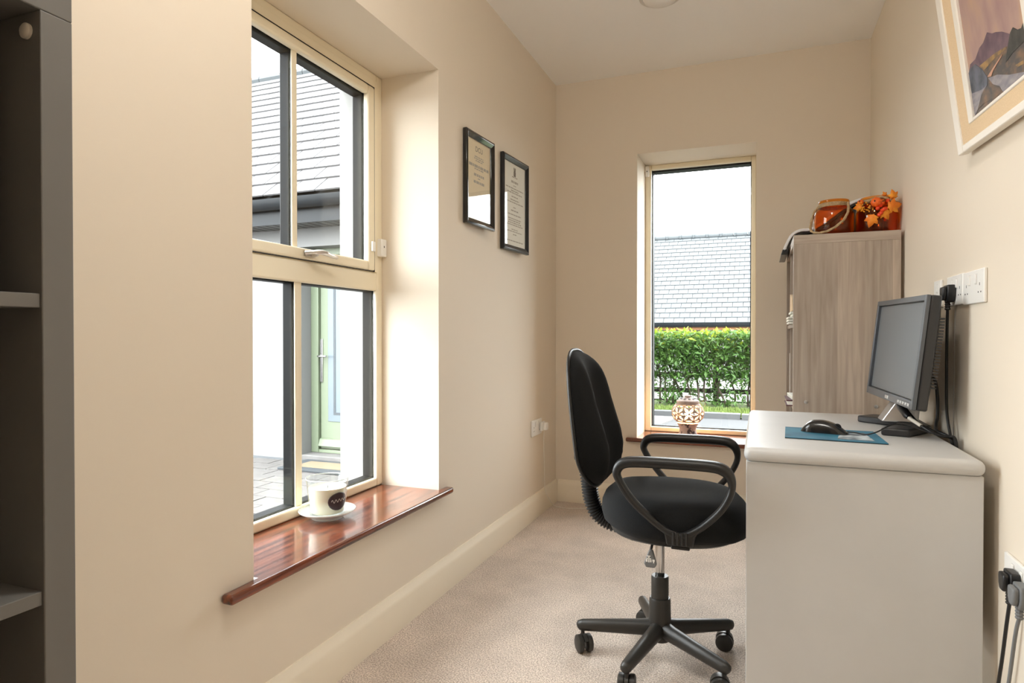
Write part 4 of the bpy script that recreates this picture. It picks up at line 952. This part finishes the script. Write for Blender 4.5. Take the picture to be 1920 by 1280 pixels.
# globe: fine grid with real petal holes
RG, zc = 0.102, 0.152
def globe():
    nu, nv = 300, 96; v0, v1 = R(-44), R(46); Lc = 2*math.pi/9; Ls = Lc*0.866
    mids = []
    for j in range(-3, 4):
        for i in range(-1, 11):
            px_, py_ = i*Lc+(j % 2)*Lc/2, j*Ls
            for ang in (0, 60, 120):
                mids.append((px_+math.cos(R(ang))*Lc/2, py_+math.sin(R(ang))*Lc/2, R(ang)))
    grid = {}
    for q in mids: grid.setdefault((int(q[0]//Lc), int(q[1]//Lc)), []).append(q)
    def hole(u, v):
        for a in (-1, 0, 1):
            for b_ in (-1, 0, 1):
                for (x, y, g_) in grid.get((int(u//Lc)+a, int(v//Lc)+b_), ()):
                    dx, dy = u-x, v-y; p = dx*math.cos(g_)+dy*math.sin(g_); q = -dx*math.sin(g_)+dy*math.cos(g_)
                    h_ = Lc*0.41
                    if abs(p) < h_ and abs(q) < Lc*0.135*(1-(p/h_)**2): return True
        return False
    vs = []; fs = []
    for j in range(nv+1):
        v = v0+(v1-v0)*j/nv; rr = RG*math.cos(v)*1.0; z = lz+zc+RG*0.80*math.sin(v)
        for i in range(nu): u = 2*math.pi*i/nu; vs.append((lx+rr*math.cos(u), ly+rr*math.sin(u), z))
    for j in range(nv):
        for i in range(nu):
            if not (3 < j < nv-4 and hole(2*math.pi*(i+.5)/nu, v0+(v1-v0)*(j+.5)/nv)): fs.append((j*nu+i, j*nu+(i+1) % nu, (j+1)*nu+(i+1) % nu, (j+1)*nu+i))
    return MB().add(vs, fs)
g = globe().build('globe', 'terracotta', t, smooth=60); sd = g.modifiers.new('solid', 'SOLIDIFY'); sd.thickness = 0.006; sd.offset = -1
MB().lathe([(0.070, 0.208), (0.068, 0.216), (0.072, 0.224), (0.068, 0.226), (0.062, 0.216), (0.064, 0.208), (0.070, 0.208)], (lx, ly, lz), 40).build('collar', 'terracotta', t, smooth=50)
lid = MB().lathe([(0.069, 0.226), (0.069, 0.229), (0.052, 0.240), (0.022, 0.248), (0.018, 0.252), (0.020, 0.260), (0.014, 0.264), (0.001, 0.264)], (lx, ly, lz), 40).build('lid', 'terracotta', t, smooth=50)
for k in range(10):
    a = 2*math.pi*k/10; c = Vector((lx+0.044*math.cos(a), ly+0.044*math.sin(a), lz+0.2435))
    MB().ball(c, 0.009, 8, (1, 1, 0.25)).build('lid_piercing', 'slot', lid)
MB().ball((lx, ly, lz+0.145), 0.020, 16, (1, 1, 1.3)).build('bulb', 'bulb', t, smooth=80)
MB().lathe([(0.014, 0.010), (0.014, 0.122), (0.010, 0.128)], (lx, ly, lz), 14).build('bulb_holder', 'white_plastic', t)
pl = bpy.data.lights.new('lantern_light', 'POINT'); pl.energy = 2.2; pl.color = (1.0, 0.58, 0.24); pl.shadow_soft_size = 0.03
po = bpy.data.objects.new('lantern_light', pl); COL.objects.link(po); po.parent = t; po.location = (0, 0, 0.19)

# ------------------------------------------------------------------ amber jars on the bookcase
ZT = 1.5455
def jar(x, y, s, label):
    t = thing('amber_jar', (x, y, ZT), label, 'jar', 'amber jars on the bookcase')
    o = [(0.055, 0.0), (0.076, 0.004), (0.083, 0.014), (0.083, 0.095), (0.079, 0.112), (0.066, 0.126), (0.058, 0.132), (0.057, 0.150), (0.063, 0.153), (0.064, 0.158), (0.062, 0.161)]
    i_ = [(0.058, 0.160), (0.053, 0.150), (0.054, 0.132), (0.062, 0.124), (0.075, 0.110), (0.079, 0.095), (0.079, 0.016), (0.072, 0.008), (0.001, 0.007)]
    MB().lathe([(r*s, z*s) for r, z in o+i_], (x, y, ZT), 44).build('glass_body', 'amber_glass', t, smooth=50)
    for k in range(3):
        z = ZT+(0.134+0.006*k)*s
        MB().tube([(x+0.0605*s*math.cos(a), y+0.0605*s*math.sin(a), z) for a in [2*math.pi*j/36 for j in range(36)]], 0.0036, 8, closed=True).build('rope_wrap', 'rope', t, smooth=60)
    return t
def rope_handle(t, pts):
    P = smoothpath(pts, 10); n = 12; vs = []; fs = []; prev = None
    for i, p in enumerate(P):
        tt = (P[min(i+1, len(P)-1)]-P[max(i-1, 0)]).normalized(); u = prev if prev else Vector((0, 0, 1)); u = (u-tt*u.dot(tt)).normalized(); prev = u; w = tt.cross(u)
        for k in range(n):
            a = 2*math.pi*k/n; r_ = 0.0050*(1+0.25*math.cos(3*a+i*0.9)); vs.append(p+u*math.cos(a)*r_+w*math.sin(a)*r_)
    for i in range(len(P)-1):
        for k in range(n): l = (k+1) % n; fs.append((i*n+k, i*n+l, (i+1)*n+l, (i+1)*n+k))
    MB().add(vs, fs).build('rope_handle', 'rope', t, smooth=70)
j1x, j1y = 0.314, 3.215
j1 = jar(j1x, j1y, 1.0, 'plain amber glass jar with rope handle hanging across its front')
rope_handle(j1, [(j1x+0.052, j1y-0.040, ZT+0.144), (j1x+0.050, j1y-0.072, ZT+0.105), (j1x+0.030, j1y-0.095, ZT+0.060), (j1x-0.015, j1y-0.098, ZT+0.022), (j1x-0.060, j1y-0.078, ZT+0.010), (j1x-0.092, j1y-0.040, ZT+0.022), (j1x-0.096, j1y-0.005, ZT+0.055), (j1x-0.080, j1y+0.010, ZT+0.115), (j1x-0.060, j1y+0.010, ZT+0.142)])
j2x, j2y = 0.486, 3.225
j2 = jar(j2x, j2y, 1.02, 'amber glass jar dressed with pumpkins and orange leaves in the corner')
rope_handle(j2, [(j2x-0.062, j2y-0.02, ZT+0.146), (j2x-0.045, j2y-0.072, ZT+0.140), (j2x+0.00, j2y-0.085, ZT+0.152), (j2x+0.030, j2y-0.088, ZT+0.140), (j2x+0.060, j2y-0.070, ZT+0.122), (j2x+0.082, j2y-0.035, ZT+0.118), (j2x+0.084, j2y-0.01, ZT+0.132), (j2x+0.063, j2y+0.005, ZT+0.150)])
deco = thing('autumn_garland', (j2x, j2y-0.09, ZT+0.07), 'orange garland of small pumpkins, leaves and berries tied to the corner jar', 'decoration')
def pumpkin(c, r_, axis):
    mx = Vector((0, 0, 1)).rotation_difference(Vector(axis).normalized()).to_matrix()
    pr = [(max(1e-4, math.sin(math.pi*i/12)*r_), -math.cos(math.pi*i/12)*r_*0.78) for i in range(13)]
    p = MB().lathe(pr, c, 40, mx, rib=(8, 0.10)).build('pumpkin', 'pumpkin', deco, smooth=80)
    MB().tube([Vector(c)+mx @ Vector((0, 0, r_*0.7)), Vector(c)+mx @ Vector((0.001, 0, r_*0.95)), Vector(c)+mx @ Vector((0.003, 0, r_*1.12))], [0.0035, 0.0028, 0.0022], 7).build('stalk', 'stalk', p)
fy_ = j2y-0.098
pumpkin((j2x-0.018, fy_-0.006, ZT+0.128), 0.0215, (-0.5, -1, 0.1)); pumpkin((j2x-0.072, fy_+0.035, ZT+0.137), 0.0135, (-0.6, -1, 0.5)); pumpkin((j2x+0.006, fy_+0.012, ZT+0.128), 0.0145, (0.3, -1, 0.3)); pumpkin((j2x+0.034, fy_+0.03, ZT+0.140), 0.0125, (0.2, -0.3, 1))
leafpoly = []
for k in range(5):
    a = R(90+(k-2)*52); rr = (0.62, 0.9, 1.15, 0.9, 0.62)[k]
    leafpoly += [(math.cos(a-0.34)*rr*0.70, math.sin(a-0.34)*rr*0.70), (math.cos(a-0.12)*rr*0.86, math.sin(a-0.12)*rr*0.86), (math.cos(a)*rr, math.sin(a)*rr), (math.cos(a+0.12)*rr*0.86, math.sin(a+0.12)*rr*0.86), (math.cos(a+0.34)*rr*0.70, math.sin(a+0.34)*rr*0.70)]
leafpoly += [(-0.10, -0.30), (0.0, -0.42), (0.10, -0.30)]
def maple(c, size, roll, lean, m_='leaf_orange'):
    mx = Matrix.Rotation(lean[1], 3, 'Z') @ Matrix.Rotation(R(90)+lean[0], 3, 'X') @ Matrix.Rotation(roll, 3, 'Z')
    vs = [Vector((0, 0.1, 0.10))]+[Vector((x, y, -0.12*(x*x+y*y)+0.1)) for x, y in leafpoly]; n = len(leafpoly)
    mb = MB().add([Vector(c)+mx @ (v*size) for v in vs], [(0, 1+i, 1+(i+1) % n) for i in range(n)])
    o = mb.build('leaf', m_, deco, smooth=60); s_ = o.modifiers.new('solid', 'SOLIDIFY'); s_.thickness = 0.0012
maple((j2x-0.030, fy_-0.004, ZT+0.062), 0.040, R(160), (0.1, -0.3)); maple((j2x+0.040, fy_+0.004, ZT+0.105), 0.044, R(-75), (0.0, 0.35)); maple((j2x+0.012, fy_-0.001, ZT+0.085), 0.036, R(-150), (0.1, 0.1)); maple((j2x+0.052, fy_+0.02, ZT+0.150), 0.030, R(20), (0.3, 0.3)); maple((j2x-0.075, fy_+0.03, ZT+0.118), 0.026, R(100), (0, -0.4), 'leaf_orange'); maple((j2x+0.030, j2y-0.015, ZT+0.172), 0.016, R(30), (0.2, 0.2), 'leaf_orange')
rnd = random.Random(2)
br = MB().ball((0, 0, 0), 0.0032, 8).mesh('berry', smooth=80); br.materials.append(M['berry_gold'])
for k in range(34): inst('berry', br, deco, (j2x-0.060+rnd.gauss(0, .013), fy_+0.002+rnd.uniform(-.006, .01), ZT+0.104+rnd.gauss(0, .012)))
br = MB().ball((0, 0, 0), 0.0085, 10).mesh('berry', smooth=80); br.materials.append(M['berry_red'])
for p in ((-0.012, -0.008, 0.100), (0.006, -0.006, 0.090), (0.012, -0.008, 0.095), (0.002, -0.004, 0.080), (0.020, 0.0, 0.098), (-0.006, -0.004, 0.072), (0.028, 0.004, 0.132), (0.055, 0.024, 0.102), (0.000, 0.0, 0.112)): inst('berry', br, deco, (j2x+p[0], fy_+p[1], ZT+p[2]))
# ------------------------------------------------------------------ white curved device behind the jars
t = thing('office_device', (0.34, 3.62, ZT), 'white curved plastic machine with black underside behind the amber jars', 'device')
top = smoothpath([(0.108, 0, 1.520), (0.120, 0, 1.556), (0.146, 0, 1.602), (0.186, 0, 1.624), (0.245, 0, 1.630), (0.320, 0, 1.680), (0.400, 0, 1.738), (0.470, 0, 1.760), (0.545, 0, 1.765)], 6)
def shell(off0, off1):
    up = []; dn = []
    for i, p in enumerate(top):
        tt = (top[min(i+1, len(top)-1)]-top[max(i-1, 0)]).normalized(); nrm = Vector((-tt.z, 0, tt.x))
        if nrm.z < 0 and nrm.x > 0: nrm = -nrm
        a, b_ = p-nrm*off0, p-nrm*off1; up.append((a.x, a.z)); dn.append((b_.x, b_.z))
    return up+dn[::-1]
MB().prism(shell(0, 0.014), 1, 3.44, 3.80).build('cover', 'white_shell', t, bev=0.003, smooth=40)
MB().prism(shell(0.0142, 0.024), 1, 3.45, 3.79).build('underside', 'black_satin', t, smooth=40)
MB().prism([(0.100, 1.500), (0.130, 1.500), (0.138, 1.528), (0.108, 1.528)], 1, 3.44, 3.80).build('end_cap', 'black_satin', t, bev=0.003)
MB().prism([(0.215, ZT), (0.550, ZT), (0.550, 1.735), (0.46, 1.732), (0.39, 1.700), (0.300, 1.630), (0.235, 1.600), (0.215, 1.598)], 1, 3.46, 3.78).build('body', 'black_satin', t, bev=0.003)
tag(B(0.205, 0.290, 3.345, 3.42, ZT, ZT+0.034).build('cream_box', 'picture_white', bev=0.003), 'small cream block between plain jar and white machine', 'box')
